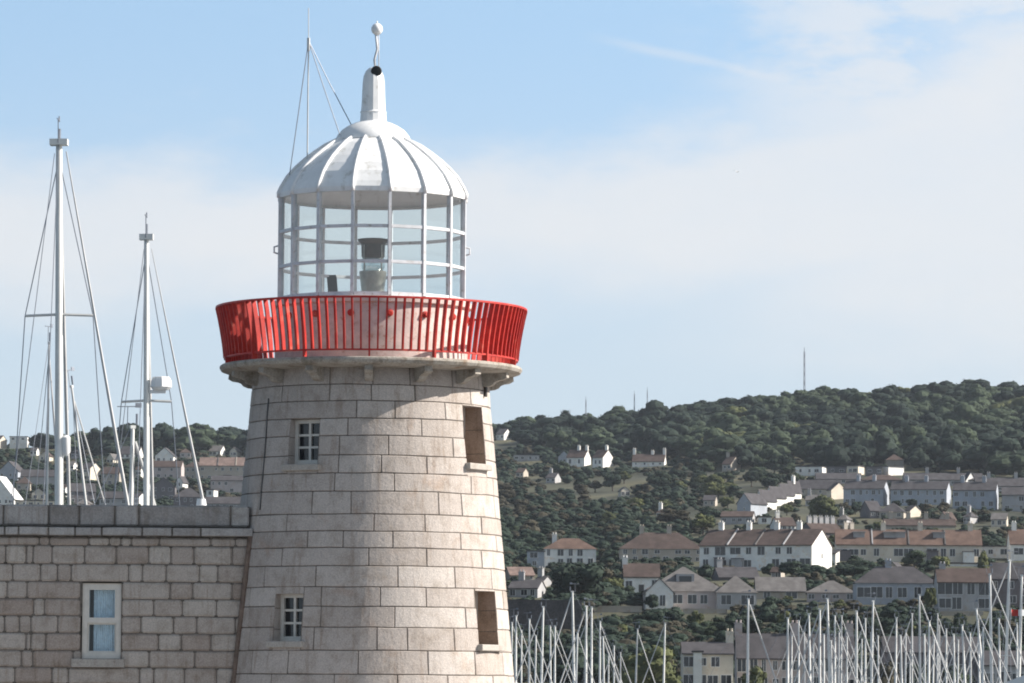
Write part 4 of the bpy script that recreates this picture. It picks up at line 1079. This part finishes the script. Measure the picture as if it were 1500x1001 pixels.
scatter(14, (1100, 1180), (690, 730), (24, 38), (.7, .9), ['dark', 'mid'])
scatter(26, (0, 372), (664, 745), (12, 24), (.7, 1.0), ['dark', 'mid', 'dark', 'brown'])
# unique wording for each individual tree
ADJ = {'dark': 'dark green rounded tree', 'mid': 'mid green rounded tree', 'light': 'yellow-green rounded tree', 'brown': 'brownish rounded tree', 'bush': 'broad shrubby bush', 'pine': 'pine', 'cypress': 'cypress'}
lm = [h for h in HOUSES]
short = {}
for h in lm: short[h['label']] = h['label']
groups = {}
for t in trees:
    o = t['o']; cat = 'bush' if t['kind'] == 'bush' else 'tree'
    o['category'] = cat; o['group'] = 'trees and shrubs on the hillside'
    if 'nominal' in o: del o['nominal']
    if t['what']: o['label'] = t['what']; continue
    best = min(lm, key=lambda h: abs((h['x0']+h['x1'])/2-t['px']) + 1.3*abs((h['y0']+h['y1'])/2-t['py']))
    cx, cy = (best['x0']+best['x1'])/2, (best['y0']+best['y1'])/2
    dx, dy = t['px']-cx, t['py']-cy
    rel = ('right of' if dx > 0 else 'left of') if abs(dx) > abs(dy) else ('above' if dy < 0 else 'below')
    size = 'large' if t['w'] > 34 else ('small' if t['w'] < 20 else 'mid-sized')
    b = ' '.join(best['label'].split()[:9])
    while b.split()[-1] in ('and', 'with', 'the', 'a', 'of', 'at', 'in', 'by', 'on', 'its', 'an', 'below', 'above', 'beside', 'under', 'to', 'left', 'right', 'behind', 'between', 'two', 'white', 'dark', 'pale', 'great', 'big', 'wide', 'tall', 'long'): b = ' '.join(b.split()[:-1])
    groups.setdefault((t['kind'], size, rel, b), []).append(t)
ORD = ['leftmost', 'second from left', 'third from left', 'fourth from left', 'fifth from left', 'sixth from left', 'seventh from left', 'eighth from left', 'ninth from left', 'tenth from left', 'eleventh from left', 'twelfth from left', 'thirteenth from left', 'fourteenth from left', 'fifteenth from left', 'sixteenth from left', 'seventeenth from left', 'eighteenth from left', 'nineteenth from left', 'twentieth from left']
for (kd, size, rel, b), ts in groups.items():
    ts.sort(key=lambda t: t['px'])
    for i, t in enumerate(ts):
        base = '%s %s %s the %s' % (size, ADJ[kd], rel, b)
        t['o']['label'] = base if len(ts) == 1 else ORD[min(i, 19)] + ' ' + base
        w = t['o']['label'].split()
        if len(w) > 16:
            w = w[:16]
            while w[-1] in ('and', 'with', 'the', 'a', 'of', 'at', 'in', 'by', 'on', 'its', 'an', 'left', 'right'): w = w[:-1]
            t['o']['label'] = ' '.join(w)

# the far wood covering the ridge: one mass, and rough scrub on the open slope
def mass(name, spots, mat, seed, lv=26, kind='stuff'):
    rnd = random.Random(seed); bases = []
    for k in range(6):
        c = crown(500+k+seed, 4.5, 4.2, 8 if lv > 20 else 5, lv, .42 if lv > 20 else .6, 'round', True); bases.append((np.array(c.v), c.f, np.array(c.t)))
    V = []; FA = []; T = []; off = 0
    for (x, y, z, w, h) in spots:
        bv_, bf, bt = bases[rnd.randrange(6)]; a = rnd.uniform(0, 6.28); ca, sa = math.cos(a), math.sin(a)
        P = bv_ * np.array([w/9, w/9, h/9]); P = np.stack([P[:, 0]*ca-P[:, 1]*sa+x, P[:, 0]*sa+P[:, 1]*ca+y, P[:, 2]+z-h*.12], 1)
        V.append(P); FA += [tuple(i+off for i in f) for f in bf]; T.append(np.clip(bt*.6+rnd.uniform(-.05, .4), 0, 1)); off += len(P)
    me = D.meshes.new(name); me.from_pydata(np.concatenate(V).tolist(), [], FA); me.materials.append(M[mat])
    at2 = me.attributes.new('tint', 'FLOAT', 'FACE'); at2.data.foreach_set('value', np.concatenate(T)); me.update()
    o = D.objects.new(name, me); C.objects.link(o); o['kind'] = kind; return o
spots = {0: [], 1: [], 2: []}
rw = random.Random(5)
def wood_line(px):                     # lower edge of the wood (photo row) along the slope
    return float(np.interp(px, [-300, 0, 100, 230, 372, 640, 720, 820, 900, 960, 1040, 1120, 1200, 1330, 1500, 1700], [662, 668, 672, 668, 672, 660, 652, 664, 668, 672, 682, 688, 684, 694, 700, 700]))
Yw = 1400.0
while Yw < 2330:
    step = 9.5; hw = Yw*.175 + 40; X = -hw
    while X < hw:
        x = X + rw.uniform(-3.5, 3.5); y = Yw + rw.uniform(-5, 5); z = ground(x, y)
        px, py = proj((x, y, z))
        edge = wood_line(px) + 8*noise.noise(Vector((px*.02, 0, 0)))
        if py < edge:
            w = rw.uniform(11, 20) if rw.random() < .8 else rw.uniform(7, 11); h = w*rw.uniform(.55, .95); w *= 1.25 if rw.random() < .12 else 1
            if Yw > 2150: w *= .8; h *= .65
            nse = noise.noise(Vector((x*.018, y*.009, 3)))
            k = 0 if nse < .08 else 1
            if noise.noise(Vector((x*.03, y*.02, 9))) > .55: k = 2
            if not blocked(px, py, w/y*F, h/y*F, y): spots[k].append((x, y, z, w, h))
        X += step*rw.uniform(.8, 1.3)
    Yw += 11 if Yw < 2000 else 14
for k, (mt, nm) in enumerate((('leaf_dark', 'dark_wood'), ('leaf_mid', 'green_wood'), ('leaf_light', 'light_wood'))):
    if spots[k]:
        o = mass(nm, spots[k], mt, 60+k)
sc_spots = []
for it in range(14000):
    px = rw.choice([rw.uniform(725, 1000), rw.uniform(725, 1520), rw.uniform(-30, 372)]) if it < 7500 else rw.choice([rw.uniform(372, 735), rw.uniform(372, 735), rw.uniform(-450, -20), rw.uniform(1520, 1900)]); base = rw.uniform(665, 1000) if px > 372 or px < -20 else rw.uniform(665, 1000) if rw.random() < .3 else rw.uniform(665, 750)
    Yt = solve(px, base)
    if Yt > 2200: continue
    q = at(px, base, Yt); w = rw.uniform(4, 10) if it >= 7500 else rw.uniform(2.5, 8.5) if px < 1000 else rw.uniform(2.5, 6.0); h = w*rw.uniform(.5, .8)
    if 840 < px < 905 and 722 < base < 742: continue
    if px > 700 and 688 < base < 790 and noise.noise(Vector((q.x*.016, Yt*.008, 31))) > .16: continue
    if blocked(px, base, w/Yt*F, h/Yt*F, Yt, .3): continue
    sc_spots.append((q.x, Yt, ground(q.x, Yt), w, h))
mass('scrub', [s for i, s in enumerate(sc_spots) if i % 4], 'leaf_dark', 80, 14)
mass('dry_scrub', [s for i, s in enumerate(sc_spots) if i % 4 == 0], 'leaf_brown', 81, 14)

# ------------------------------------------------------------------ radio masts on the ridge
def radio(label, px, yt, yb, w, Y=2250):
    q = at(px, yb, Y); h = (yb-yt)*Y/F; z0 = ground(q.x, Y); h += q.z - z0
    mb = MB(); 
    for k in range(3):
        a = 2*PI*k/3; mb.tube([(math.cos(a)*w, math.sin(a)*w, 0), (math.cos(a)*w*.6, math.sin(a)*w*.6, h)], w*.38, 5)
    n = max(3, int(h/4))
    for i in range(n):
        z = h*i/n; 
        for k in range(3):
            a, b = 2*PI*k/3, 2*PI*(k+1)/3
            mb.tube([(math.cos(a)*w, math.sin(a)*w, z), (math.cos(b)*w*.8, math.sin(b)*w*.8, z+h/n)], w*.2, 4)
    mb.tube([(0, 0, h), (0, 0, h*1.04+1)], w*.3, 5)
    o = mb.build('radio_mast', M['wire']); o.location = (q.x, Y, z0); tag(o, label, 'radio mast', 'radio masts on the ridge')
radio('tall thin lattice mast standing alone on the ridge', 1178, 515, 580, .45)
radio('short thin pole on the ridge right of the pine tree', 858, 586, 612, .35)
radio('left one of two thin poles close together on the ridge', 929, 577, 606, .28)
radio('right and taller one of two thin poles close together on the ridge', 948, 572, 604, .28)

# ------------------------------------------------------------------ yachts
def hull_mb(L_, Bm, free, draft=.5):
    mb = MB(); n = 14; secs = []
    for i in range(n+1):
        u = i/n; x = -L_/2 + L_*u
        b = Bm/2*(math.sin(PI*min(1, .22+u*.78))**.75 if u < 1 else .02); b = max(b, .02)
        zt = free*(1+.25*u*u)
        secs.append([(x, -b, zt), (x, -b*.92, zt*.4), (x, -b*.55, -draft*.5*(1-.3*u)), (x, 0, -draft*(1-.8*u*u)), (x, b*.55, -draft*.5*(1-.3*u)), (x, b*.92, zt*.4), (x, b, zt)])
    vs = [v for s in secs for v in s]
    fs = [(i*7+j, (i+1)*7+j, (i+1)*7+j+1, i*7+j+1) for i in range(n) for j in range(6)] + [tuple(range(7))] + [tuple(reversed(range(n*7, n*7+7)))]
    fs += [(i*7, i*7+6, (i+1)*7+6, (i+1)*7) for i in range(n)]
    return mb.add(vs, fs)
def yacht(L_, mh, mr, spread, mat='mast', radar=False, furl=.055, canvas='blue', head=False):
    e = empty('sailing_yacht', (0, 0, 0))
    free = 1.1
    hull_mb(L_, L_*.31, free).build('hull', M['gel'], e, True, 40)
    cb = MB(); vs = []
    for z, k in ((free, 1), (free+.55, .8)):
        vs += [(-L_*.12*k, -L_*.09*k, z), (L_*.2*k, -L_*.06*k, z), (L_*.2*k, L_*.06*k, z), (-L_*.12*k, L_*.09*k, z)]
    cb.add(vs, [(0, 1, 5, 4), (1, 2, 6, 5), (2, 3, 7, 6), (3, 0, 4, 7), (4, 5, 6, 7)]); cb.build('cabin', M['gel'], e)
    mx = L_*.08
    m = MB(); m.tube([(mx, 0, free), (mx, 0, mh*.55), (mx, 0, mh)], [mr, mr, mr*.72], 10)
    m.box((mx, 0, mh+.04), (mr*(3.5 if head else 1.9), mr*(4.0 if head else 1.5), .14 if head else .08))
    mo = m.build('mast', M[mat], e, True, 40)
    for zf_, wd in spread:
        s = MB(); s.tube([(mx, -wd, zf_*mh-.03), (mx, 0, zf_*mh), (mx, wd, zf_*mh-.03)], .035, 6); s.build('spreader', M['mastgrey'], mo)
    v = MB(); v.tube([(mx-mr*2, 0, mh), (mx-mr*2, 0, mh+.55)], .012, 5); v.tube([(mx-mr*2-.28, 0, mh+.55), (mx-mr*2+.25, 0, mh+.57)], .014, 5); v.box((mx-mr*2+.28, 0, mh+.6), (.16, .02, .12))
    v.tube([(mx+mr*1.5, 0, mh+.1), (mx+mr*1.5, 0, mh+.38)], .03, 6)
    v.build('wind_vane', M['wire'], mo)
    b = MB(); b.tube([(mx, 0, free+1.3), (mx-L_*.38, 0, free+1.25)], .07, 8); bo = b.build('boom', M['mastgrey'], e)
    b = MB(); b.tube([(mx-.15, 0, free+1.5), (mx-L_*.2, 0, free+1.48), (mx-L_*.37, 0, free+1.4)], [.22, .17, .1], 8); b.build('sail_cover', M[canvas], bo, True)
    b = MB(); b.tube([(L_*.49, 0, free*1.25+.1), (mx+mr, 0, mh*.97)], [furl, furl*.8], 7); b.build('forestay', M['sail'], e)
    b = MB(); b.tube([(-L_*.5, 0, free), (mx-mr, 0, mh)], .010, 5); b.build('backstay', M['wire'], e)
    for sy in (-1, 1):
        pts = [(mx-.1, sy*L_*.13, free)] + [(mx, sy*wd, f_*mh-.03) for f_, wd in spread] + [(mx, 0, mh*.98)]
        b = MB(); b.tube(pts, .012, 5); b.build('shroud', M['wire'], e)
    if radar:
        b = MB(); zr = mh*.765
        b.box((mx, -.28, zr-.14), (.1, .4, .08)); b.lathe([(.02, zr-.1), (.2, zr-.1), (.27, zr-.03), (.26, zr+.12), (.21, zr+.22), (.02, zr+.24)], 9, c=(mx, -.36))
        b.build('radar', M['gel'], mo, True, 35)
    return e

# the three near masts behind the low building
def near(px_top, yt, Y, L_, mr, spread, label, rz, radar=False, px_bot=None, furl=.05, mat='mast'):
    q = at(px_top, yt, Y); mh = q.z; e = yacht(L_, mh-.1, mr, spread, mat, radar, furl, 'blue', mr > .08)
    q2 = at(px_bot if px_bot is not None else px_top, 740, Y)
    a = math.atan2(q.x-q2.x, q.z-q2.z) if px_bot is not None else 0.0
    off = Matrix.Rotation(rz, 3, 'Z') @ Vector((L_*.08, 0, 0))
    xb = q.x - math.tan(a)*mh
    e.location = (xb-off.x, Y-off.y, 0); e.rotation_euler = (Matrix.Rotation(a, 4, 'Y') @ Matrix.Rotation(rz, 4, 'Z')).to_euler()
    tag(e, label, 'yacht', 'yachts moored behind the low building'); return e
e = near(86.5, 205, 112, 12, .105, [(.766, .80)], 'yacht whose tall thick white mast rises highest left of the lighthouse', R(90), px_bot=86.5)
b = MB(); mo = [c for c in e.children if c.name.startswith('mast')][0]
z1, z0 = at(92, 638, 112).z, at(92, 665, 112).z
b.tube([(.96, -.16, z0-.05), (.96, -.16, z0+.05), (.96, -.16, z1-.05), (.96, -.16, z1)], [.06, .11, .11, .06], 12); b.build('radar_reflector', M['gel'], mo, True, 40)

near(214.5, 344, 118, 11, .085, [(.742, .62)], 'yacht with shorter white mast carrying a white radar box and spreader', R(90), radar=True, px_bot=214.5)
near(194.5, 622, 122, 8, .07, [(.8, .4)], 'yacht with the short white mast standing close left of the radar mast', R(20), px_bot=192)
# stays seen between the masts: further yachts moored there
near(72, 500, 150, 9, .045, [(.6, .5)], 'yacht with a thin grey mast just left of the thickest mast', R(75), mat='mastgrey', furl=.03)
near(104, 560, 150, 9, .05, [(.6, .5)], 'yacht with a thin leaning grey mast right of the thickest mast', R(60), mat='mastgrey', px_bot=126, furl=.03)
if 0: near(122, 500, 155, 9, .045, [(.62, .5)], 'yacht with thin mast behind the cream hillside house', R(100), mat='mastgrey', px_bot=139, furl=.03)
if 0: near(160, 600, 150, 8, .045, [(.62, .5)], 'yacht with low dark mast and stays left of the short white mast', R(35), mat='wire', px_bot=155, furl=.03)
# long stays of the tall mast
def stay(p0, p1, Y, label, r=.014, r1=None, foot=None):
    a, b = at(*p0, Y), at(*p1, Y); c = (b-a).normalized(); b2 = b + c*((b.z-.9)/-c.z)
    mb = MB(); mb.tube([a-b2, b-b2, Vector((0, 0, 0))], [r*.8, r1 or r, r1 or r], 6)
    mb.tube([(0, 0, -.9), (0, 0, .05)], .05, 6)
    return mb, b2
for p0, p1, Yq, r, r1, l, mt in (
    ((97, 222), (186, 735), 108, .016, .045, 'long furled forestay running down right of the tallest mast', 'sail'),
    ((222, 365), (296, 728), 116, .010, .04, 'furled stay slanting down right of the radar mast to a white drum', 'sail')):
    mb, b2 = stay(p0, p1, Yq, l, r, r1)
    o = mb.build('furled_stay', M[mt]); o.location = b2; tag(o, l, 'stay', 'furled stays behind the low building')
    if 'drum' in l:
        q = at(295, 731, Yq) - b2; b = MB(); b.tube([q-Vector((0, 0, .16)), q+Vector((0, 0, .0))], [.13, .1], 12); b.build('drum', M['gel'], o, True, 40)
for p0, p1, Yq, l in (((80, 225), (28, 640), 110, 'thin wire stay spreading left from the tallest mast head'),
                      ((211, 365), (178, 640), 117, 'thin wire stay left of the radar mast')):
    mb, b2 = stay(p0, p1, Yq, l, .010); o = mb.build('wire_stay', M['wire']); o.location = b2; tag(o, l, 'stay', 'wire stays behind the low building')
# white motor cruiser at the far left and a standing dinghy cover
def cruiser(label, px, py, Y, L_, rz, canvas='blue'):
    e = empty('motor_cruiser', (at(px, py, Y).x, Y, 0), rz)
    hull_mb(L_, L_*.32, 1.5).build('hull', M['gel'], e, True, 40)
    c = MB(); f0 = 1.5
    pr = [(-L_*.32, f0), (L_*.22, f0), (L_*.06, f0+1.5), (-L_*.28, f0+1.6)]
    vs = [(x, sy*L_*.11*(1 if z == f0 else .85), z) for sy in (-1, 1) for x, z in pr]
    c.add(vs, [(0, 1, 2, 3), (7, 6, 5, 4), (0, 4, 5, 1), (1, 5, 6, 2), (2, 6, 7, 3), (3, 7, 4, 0)]); c.build('wheelhouse', M['gel'], e)
    g = MB()
    for sy in (-1, 1):
        for k in range(3): g.box((-L_*.22+k*L_*.11, sy*L_*.103, f0+.95), (L_*.085, .05, .5))
    g.build('window', M['darkglass'], e)
    r_ = MB(); r_.tube([(L_*.1, -.8, f0+.3), (L_*.44, -.25, f0+.9), (L_*.47, 0, f0+.95), (L_*.44, .25, f0+.9), (L_*.1, .8, f0+.3)], .025, 6); r_.build('handrail', M['mastgrey'], e)
    s = MB(); s.box((-L_*.2, 0, f0+1.72), (L_*.3, L_*.2, .1)); s.build('canopy', M[canvas], e)
    tag(e, label, 'motor boat'); return e
e = cruiser('white motor boat with blue canvas canopy at the lower right corner', 1500, 990, 215, 13, R(172), 'blue')
fb = MB()
pr = [(-3.6, 2.6), (2.2, 2.6), (.7, 5.4), (-.2, 5.75), (-3.4, 5.7)]
vs = [(x, sy*1.5, z) for sy in (-1, 1) for x, z in pr]
fb.add(vs, [(0, 1, 2, 3, 4), (9, 8, 7, 6, 5)] + [(i, i+5, (i+1) % 5+5, (i+1) % 5) for i in range(5)]); fb.build('flybridge', M['gel'], e)
fb = MB(); fb.box((-2.0, 0, 4.8), (2.5, 3.06, 1.5)); fb.build('canvas_cover', M['blue'], e)
fb = MB(); fb.box((-2.0, 0, 5.82), (3.4, 3.2, .12)); fb.build('hardtop', M['gel'], e)

marina = [(750, 911, 0), (756, 901, 0), (764, 922, 0), (775.5, 906, 0), (795, 888, .02), (806, 916, -.01), (813, 916, 0), (837.5, 865, -.025), (858, 887, 0), (866.7, 888, 0),
 (879, 909, 0), (892, 956, 0), (899, 945, 0), (909, 955, 0), (934, 920, .03), (973.6, 912, .02), (1097, 876, .005), (1154, 904, 0), (1170, 908, 0), (1184, 898, -.02),
 (1200, 891, 0), (1211, 875, -.03), (1223, 901, 0), (1233, 901, .01), (1255.6, 894, 0), (1267.6, 905, 0), (1279, 879, .02), (1276, 926, 0), (1313, 904, .01), (1319, 930, -.03),
 (1336, 898, 0), (1346.6, 870, -.01), (1333, 951, 0), (1362, 908, .01), (1373.5, 898, .005), (1376, 915, .0), (1396, 928, -.02), (1410, 915, -.05), (1430, 891, -.10), (1432, 905, -.02),
 (1160, 930, .01), (1178, 925, -.01), (1192, 934, .02), (1206, 928, .0), (1218, 938, -.02), (1229, 924, .01), (1240, 932, 0), (1262, 936, .015), (1286, 930, -.01), (1327, 922, .01), (1354, 928, -.01), (1368, 934, .02), (1386, 920, 0), (1403, 936, .01), (1421, 926, -.015), (1441, 918, .01), (1464, 905, -.01), (1489, 912, .0),
 (846, 925, .02), (884, 932, -.02), (785, 930, .01),
 (1450, 840, -.015), (1479, 820, .035), (1497, 841, .03)]
rm_ = random.Random(9); slots = [236+3.9*i for i in range(len(marina))]; rm_.shuffle(slots)
protos = [yacht(9.5, 12.0, .098, [(.55, .7)], 'mast', False, .045), yacht(9.5, 12.0, .085, [(.42, .75), (.7, .55)], 'mastgrey', False, .05, 'blue'), yacht(9.0, 12.0, .10, [(.6, .6)], 'mast', False, .06, 'gel')]
for p_ in protos: index_kids(p_)
usedp = set(); info = []
for i, (px, py, ln) in enumerate(marina):
    Y = slots[i]
    if py < 880: Y = min(Y, 330 - i*.0) if Y > 330 else Y
    q = at(px, py, Y); pr_ = protos[rm_.randrange(3)]
    o = pr_ if pr_.name not in usedp else copy_tree(pr_); usedp.add(pr_.name)
    s = q.z/12.1; rz = (0 if rm_.random() < .55 else PI) + rm_.uniform(-.25, .25)
    a = ln; off = Matrix.Rotation(rz, 3, 'Z') @ Vector((.76*s, 0, 0))
    o.scale = (s, s, s); o.rotation_mode = 'XYZ'
    Mx = Matrix.Rotation(a, 4, 'Y') @ Matrix.Rotation(rz, 4, 'Z'); o.rotation_euler = Mx.to_euler()
    o.location = (q.x - off.x - math.sin(a)*q.z, Y - off.y, 0)
    info.append((px, py, o))
zones = [(792, 'in front of the dark retaining wall'), (855, 'in front of the big dark tree'), (925, 'just right of the big dark tree'), (1000, 'in front of the great yellow-green bush'),
         (1110, 'alone before the pinkish waterfront block'), (1262, 'in front of the pinkish waterfront block'), (1350, 'before the slate-roofed shed\'s left half'), (1442, 'before the slate-roofed shed\'s right half'), (1600, 'near the right edge of the picture')]
zg = {}
for px, py, o in info:
    zn = next(z for l, z in zones if px < l); zg.setdefault(zn, []).append((px, py, o))
for zn, l in zg.items():
    l.sort(key=lambda t: t[0])
    for i, (px, py, o) in enumerate(l):
        t = 'tall' if py < 885 else ('short' if py > 925 else 'mid-height')
        tag(o, ('' if len(l) == 1 else ORD[i]+' ') + 'yacht with %s mast %s' % (t, zn), 'yacht', 'yachts in the marina')
# small red and white flag on the backstay of the last yacht
q = at(1481, 893, 236)
fl = MB(); nx_ = 10; vs = [(i*.09, .05*math.sin(i*.9), z) for z in (-.32, 0) for i in range(nx_+1)]
for i in range(nx_): fl.add([vs[i], vs[i+1], vs[nx_+2+i], vs[nx_+1+i]], [(0, 1, 2, 3)], 0 if i < 4 else 1)
fl.tube([(0, 0, -.5), (0, 0, .06)], .02, 6, mi=2)
o = fl.build('flag', [M['red'], M['gel'], M['mastgrey']]); o.location = q; o.scale = (1, 1, 1); tag(o, 'small red and white flag flying beside the tallest mast at the right', 'flag')

# gull in the sky
g = MB()
secs = [(-.28, .01, .0), (-.2, .04, 0), (-.08, .075, 0), (.06, .08, 0), (.16, .05, .02), (.21, .042, .035), (.25, .03, .035), (.30, .006, .025)]
g.tube([(x, 0, z) for x, r_, z in secs], [r_ for x, r_, z in secs], 10)
for sy in (-1, 1):
    wv = [(.08, .05, .03), (-.10, .05, .03), (-.08, .34, .14), (.10, .34, .15), (-.16, .68, .06), (.0, .62, .08)]
    vs = [(x, sy*y, z+dz) for dz in (0, -.015) for x, y, z in wv]
    g.add(vs, [(0, 1, 2, 3), (3, 2, 4, 5), (9, 8, 7, 6), (11, 10, 8, 9), (0, 3, 9, 6), (3, 5, 11, 9), (1, 7, 8, 2), (2, 8, 10, 4), (5, 4, 10, 11)])
gull = g.build('gull', M['gel']); gull.location = at(1080, 252, 760); gull.rotation_euler = (R(12), 0, R(60)); gull.scale = (1.1, 1.1, 1.1)
tag(gull, 'distant white gull gliding in the pale sky right of the lighthouse', 'bird')

# ------------------------------------------------------------------ sky, sun, haze
SKYTINT = (1.46, 1.33, 1.05); HORC = (4.7, 5.5, 6.1); CLOUDC = (6.35, 6.38, 6.45)
SUN_AZ = R(91); SUN_EL = R(33)          # measured from -Y (towards the camera) round to +X
sd = Vector((math.sin(SUN_AZ)*math.cos(SUN_EL), -math.cos(SUN_AZ)*math.cos(SUN_EL), math.sin(SUN_EL)))
sl_ = D.lights.new('sun', 'SUN'); so = D.objects.new('sun', sl_); C.objects.link(so)
sl_.energy = 5.0; sl_.angle = R(.53); sl_.color = (1.0, .93, .84)
so.rotation_euler = sd.to_track_quat('Z', 'Y').to_euler(); so.location = sd*60
w = D.worlds.new('World'); bpy.context.scene.world = w; w.use_nodes = True; t = w.node_tree; L = t.links.new
bg = t.nodes['Background']; bg.inputs['Strength'].default_value = .077
sky = N(t, 'ShaderNodeTexSky', sky_type='NISHITA'); sky.sun_disc = False; sky.sun_elevation = SUN_EL
sky.sun_rotation = math.atan2(sd.x, sd.y); sky.air_density = 1.0; sky.dust_density = .4; sky.ozone_density = 2.0; sky.altitude = 0
tc = N(t, 'ShaderNodeTexCoord'); sx = N(t, 'ShaderNodeSeparateXYZ'); L(tc.outputs['Generated'], sx.inputs[0])
def mth(op, a, b=None, c=None, clamp=False):
    n = N(t, 'ShaderNodeMath', operation=op); n.use_clamp = clamp
    for i, v in enumerate((a, b, c)):
        if v is None: continue
        if hasattr(v, 'is_output'): L(v, n.inputs[i])
        else: n.inputs[i].default_value = v
    return n.outputs[0]
def sstep(v, a, b):
    n = N(t, 'ShaderNodeMapRange', interpolation_type='SMOOTHSTEP'); L(v, n.inputs[0]); n.inputs[1].default_value = a; n.inputs[2].default_value = b
    return n.outputs[0]
# look the sky up a little above the true direction: clear maritime air right down to the horizon
zz = mth('MULTIPLY_ADD', sx.outputs[2], 1.3, .42)
cv = N(t, 'ShaderNodeCombineXYZ'); L(sx.outputs[0], cv.inputs[0]); L(sx.outputs[1], cv.inputs[1]); L(zz, cv.inputs[2])
nv = N(t, 'ShaderNodeVectorMath', operation='NORMALIZE'); L(cv.outputs[0], nv.inputs[0]); L(nv.outputs[0], sky.inputs[0])
# thin high cloud in long soft bands
def cn(sxx, szz, sc, seed, det=5, ro=.55):
    mp = N(t, 'ShaderNodeMapping'); mp.inputs['Scale'].default_value = (sxx, sxx, szz); mp.inputs['Location'].default_value = (seed, seed*.7, seed*.3)
    L(tc.outputs['Generated'], mp.inputs['Vector']); n = noise_n(t, sc, det, mp.outputs[0], ro); return n.outputs[0]
nA = cn(1, 4.0, 6, 1.3, 4); nB = cn(1, 2.2, 20, 4.1, 6, .6); nC = cn(1, 2.6, 17, 7.7, 7, .62)
el = mth('MULTIPLY_ADD', mth('SUBTRACT', nA, .5), .030, sx.outputs[2])
el = mth('MULTIPLY_ADD', mth('SUBTRACT', nB, .5), .022, el)
x_ = sx.outputs[0]
elr = mth('MULTIPLY_ADD', sstep(x_, -.01, .13), -.030, mth('MULTIPLY_ADD', mth('SUBTRACT', nC, .5), .035, el))          # band bulges upward to the right
band = mth('MULTIPLY', sstep(el, .070, .100), mth('SUBTRACT', 1.0, sstep(elr, .104, .124)))
lowr = mth('MULTIPLY', sstep(el, .055, .09), sstep(x_, .0, .09))
band = mth('MAXIMUM', band, mth('MULTIPLY', lowr, mth('SUBTRACT', 1.0, sstep(elr, .104, .124))))
ctr = mth('ABSOLUTE', mth('MULTIPLY_ADD', x_, .215, mth('SUBTRACT', mth('MULTIPLY_ADD', mth('SUBTRACT', nB, .5), .004, sx.outputs[2]), .1437)))
trail = mth('MULTIPLY', mth('SUBTRACT', 1.0, sstep(ctr, .0, .0016)), mth('MULTIPLY', sstep(x_, .012, .03), mth('SUBTRACT', 1.0, sstep(x_, .045, .06))))
wisp = mth('MULTIPLY', sstep(nC, .44, .60), mth('MULTIPLY', sstep(x_, .025, .07), sstep(el, .10, .12)))
wisp = mth('MAXIMUM', wisp, mth('MULTIPLY', sstep(nC, .56, .72), mth('MULTIPLY', sstep(el, .10, .12), .35)))
hor = mth('SUBTRACT', 1.0, sstep(sx.outputs[2], .055, .15))        # milky air towards the horizon
far = mth('MULTIPLY', sstep(nA, .45, .7), sstep(sx.outputs[2], .16, .30))
m1 = mth('MAXIMUM', mth('MULTIPLY', band, .82), mth('MULTIPLY', wisp, .7))
m2 = mth('MULTIPLY_ADD', far, .35, m1, clamp=True)
m2 = mth('MULTIPLY_ADD', trail, .3, m2, clamp=True)
m2 = mth('MULTIPLY', m2, mth('MULTIPLY_ADD', nB, .5, .72), clamp=True)
cl = N(t, 'ShaderNodeMix', data_type='RGBA'); L(m2, cl.inputs[0]); 
base = N(t, 'ShaderNodeMix', data_type='RGBA', blend_type='MULTIPLY'); base.inputs[0].default_value = 1; L(sky.outputs[0], base.inputs[6]); base.inputs[7].default_value = (*SKYTINT, 1)
hz = N(t, 'ShaderNodeMix', data_type='RGBA'); L(mth('MULTIPLY', hor, .9), hz.inputs[0]); gn = mth('MULTIPLY_ADD', mth('SUBTRACT', 1.0, sstep(sx.outputs[2], .17, .40)), 1.08, 1.0); gv = N(t, 'ShaderNodeVectorMath', operation='SCALE'); L(base.outputs[2], gv.inputs[0]); L(gn, gv.inputs[3]); L(gv.outputs[0], hz.inputs[6]); hz.inputs[7].default_value = (*HORC, 1)
L(hz.outputs[2], cl.inputs[6]); cl.inputs[7].default_value = (*CLOUDC, 1)
L(cl.outputs[2], bg.inputs['Color'])

hb = MB(); top = 330
hb.box((0, 1450, (top-3)/2), (3400, 3100, top+3))
hz_ = hb.build('haze', []); m = D.materials.new('haze_air'); m.use_nodes = True; t = m.node_tree; t.nodes.remove(t.nodes['Principled BSDF'])
pv = N(t, 'ShaderNodeVolumePrincipled'); pv.inputs['Density'].default_value = .00004; pv.inputs['Color'].default_value = (.80, .88, 1.0, 1); pv.inputs['Anisotropy'].default_value = .3
t.links.new(pv.outputs[0], t.nodes['Material Output'].inputs['Volume']); hz_.data.materials.append(m); tag(hz_, kind='stuff')

sc = bpy.context.scene
sc.view_settings.view_transform = 'Standard'; sc.view_settings.look = 'None'; sc.view_settings.exposure = .82; sc.view_settings.gamma = 1
sc.cycles.max_bounces = 8; sc.cycles.transparent_max_bounces = 24; sc.cycles.volume_bounces = 0
sc.cycles.pixel_filter_type = 'BLACKMAN_HARRIS'; sc.cycles.filter_width = 1.9
# protos that were never placed
for p_ in PROT.values():
    if p_.name not in used:
        for ch in list(p_.children): D.objects.remove(ch)
        D.objects.remove(p_)
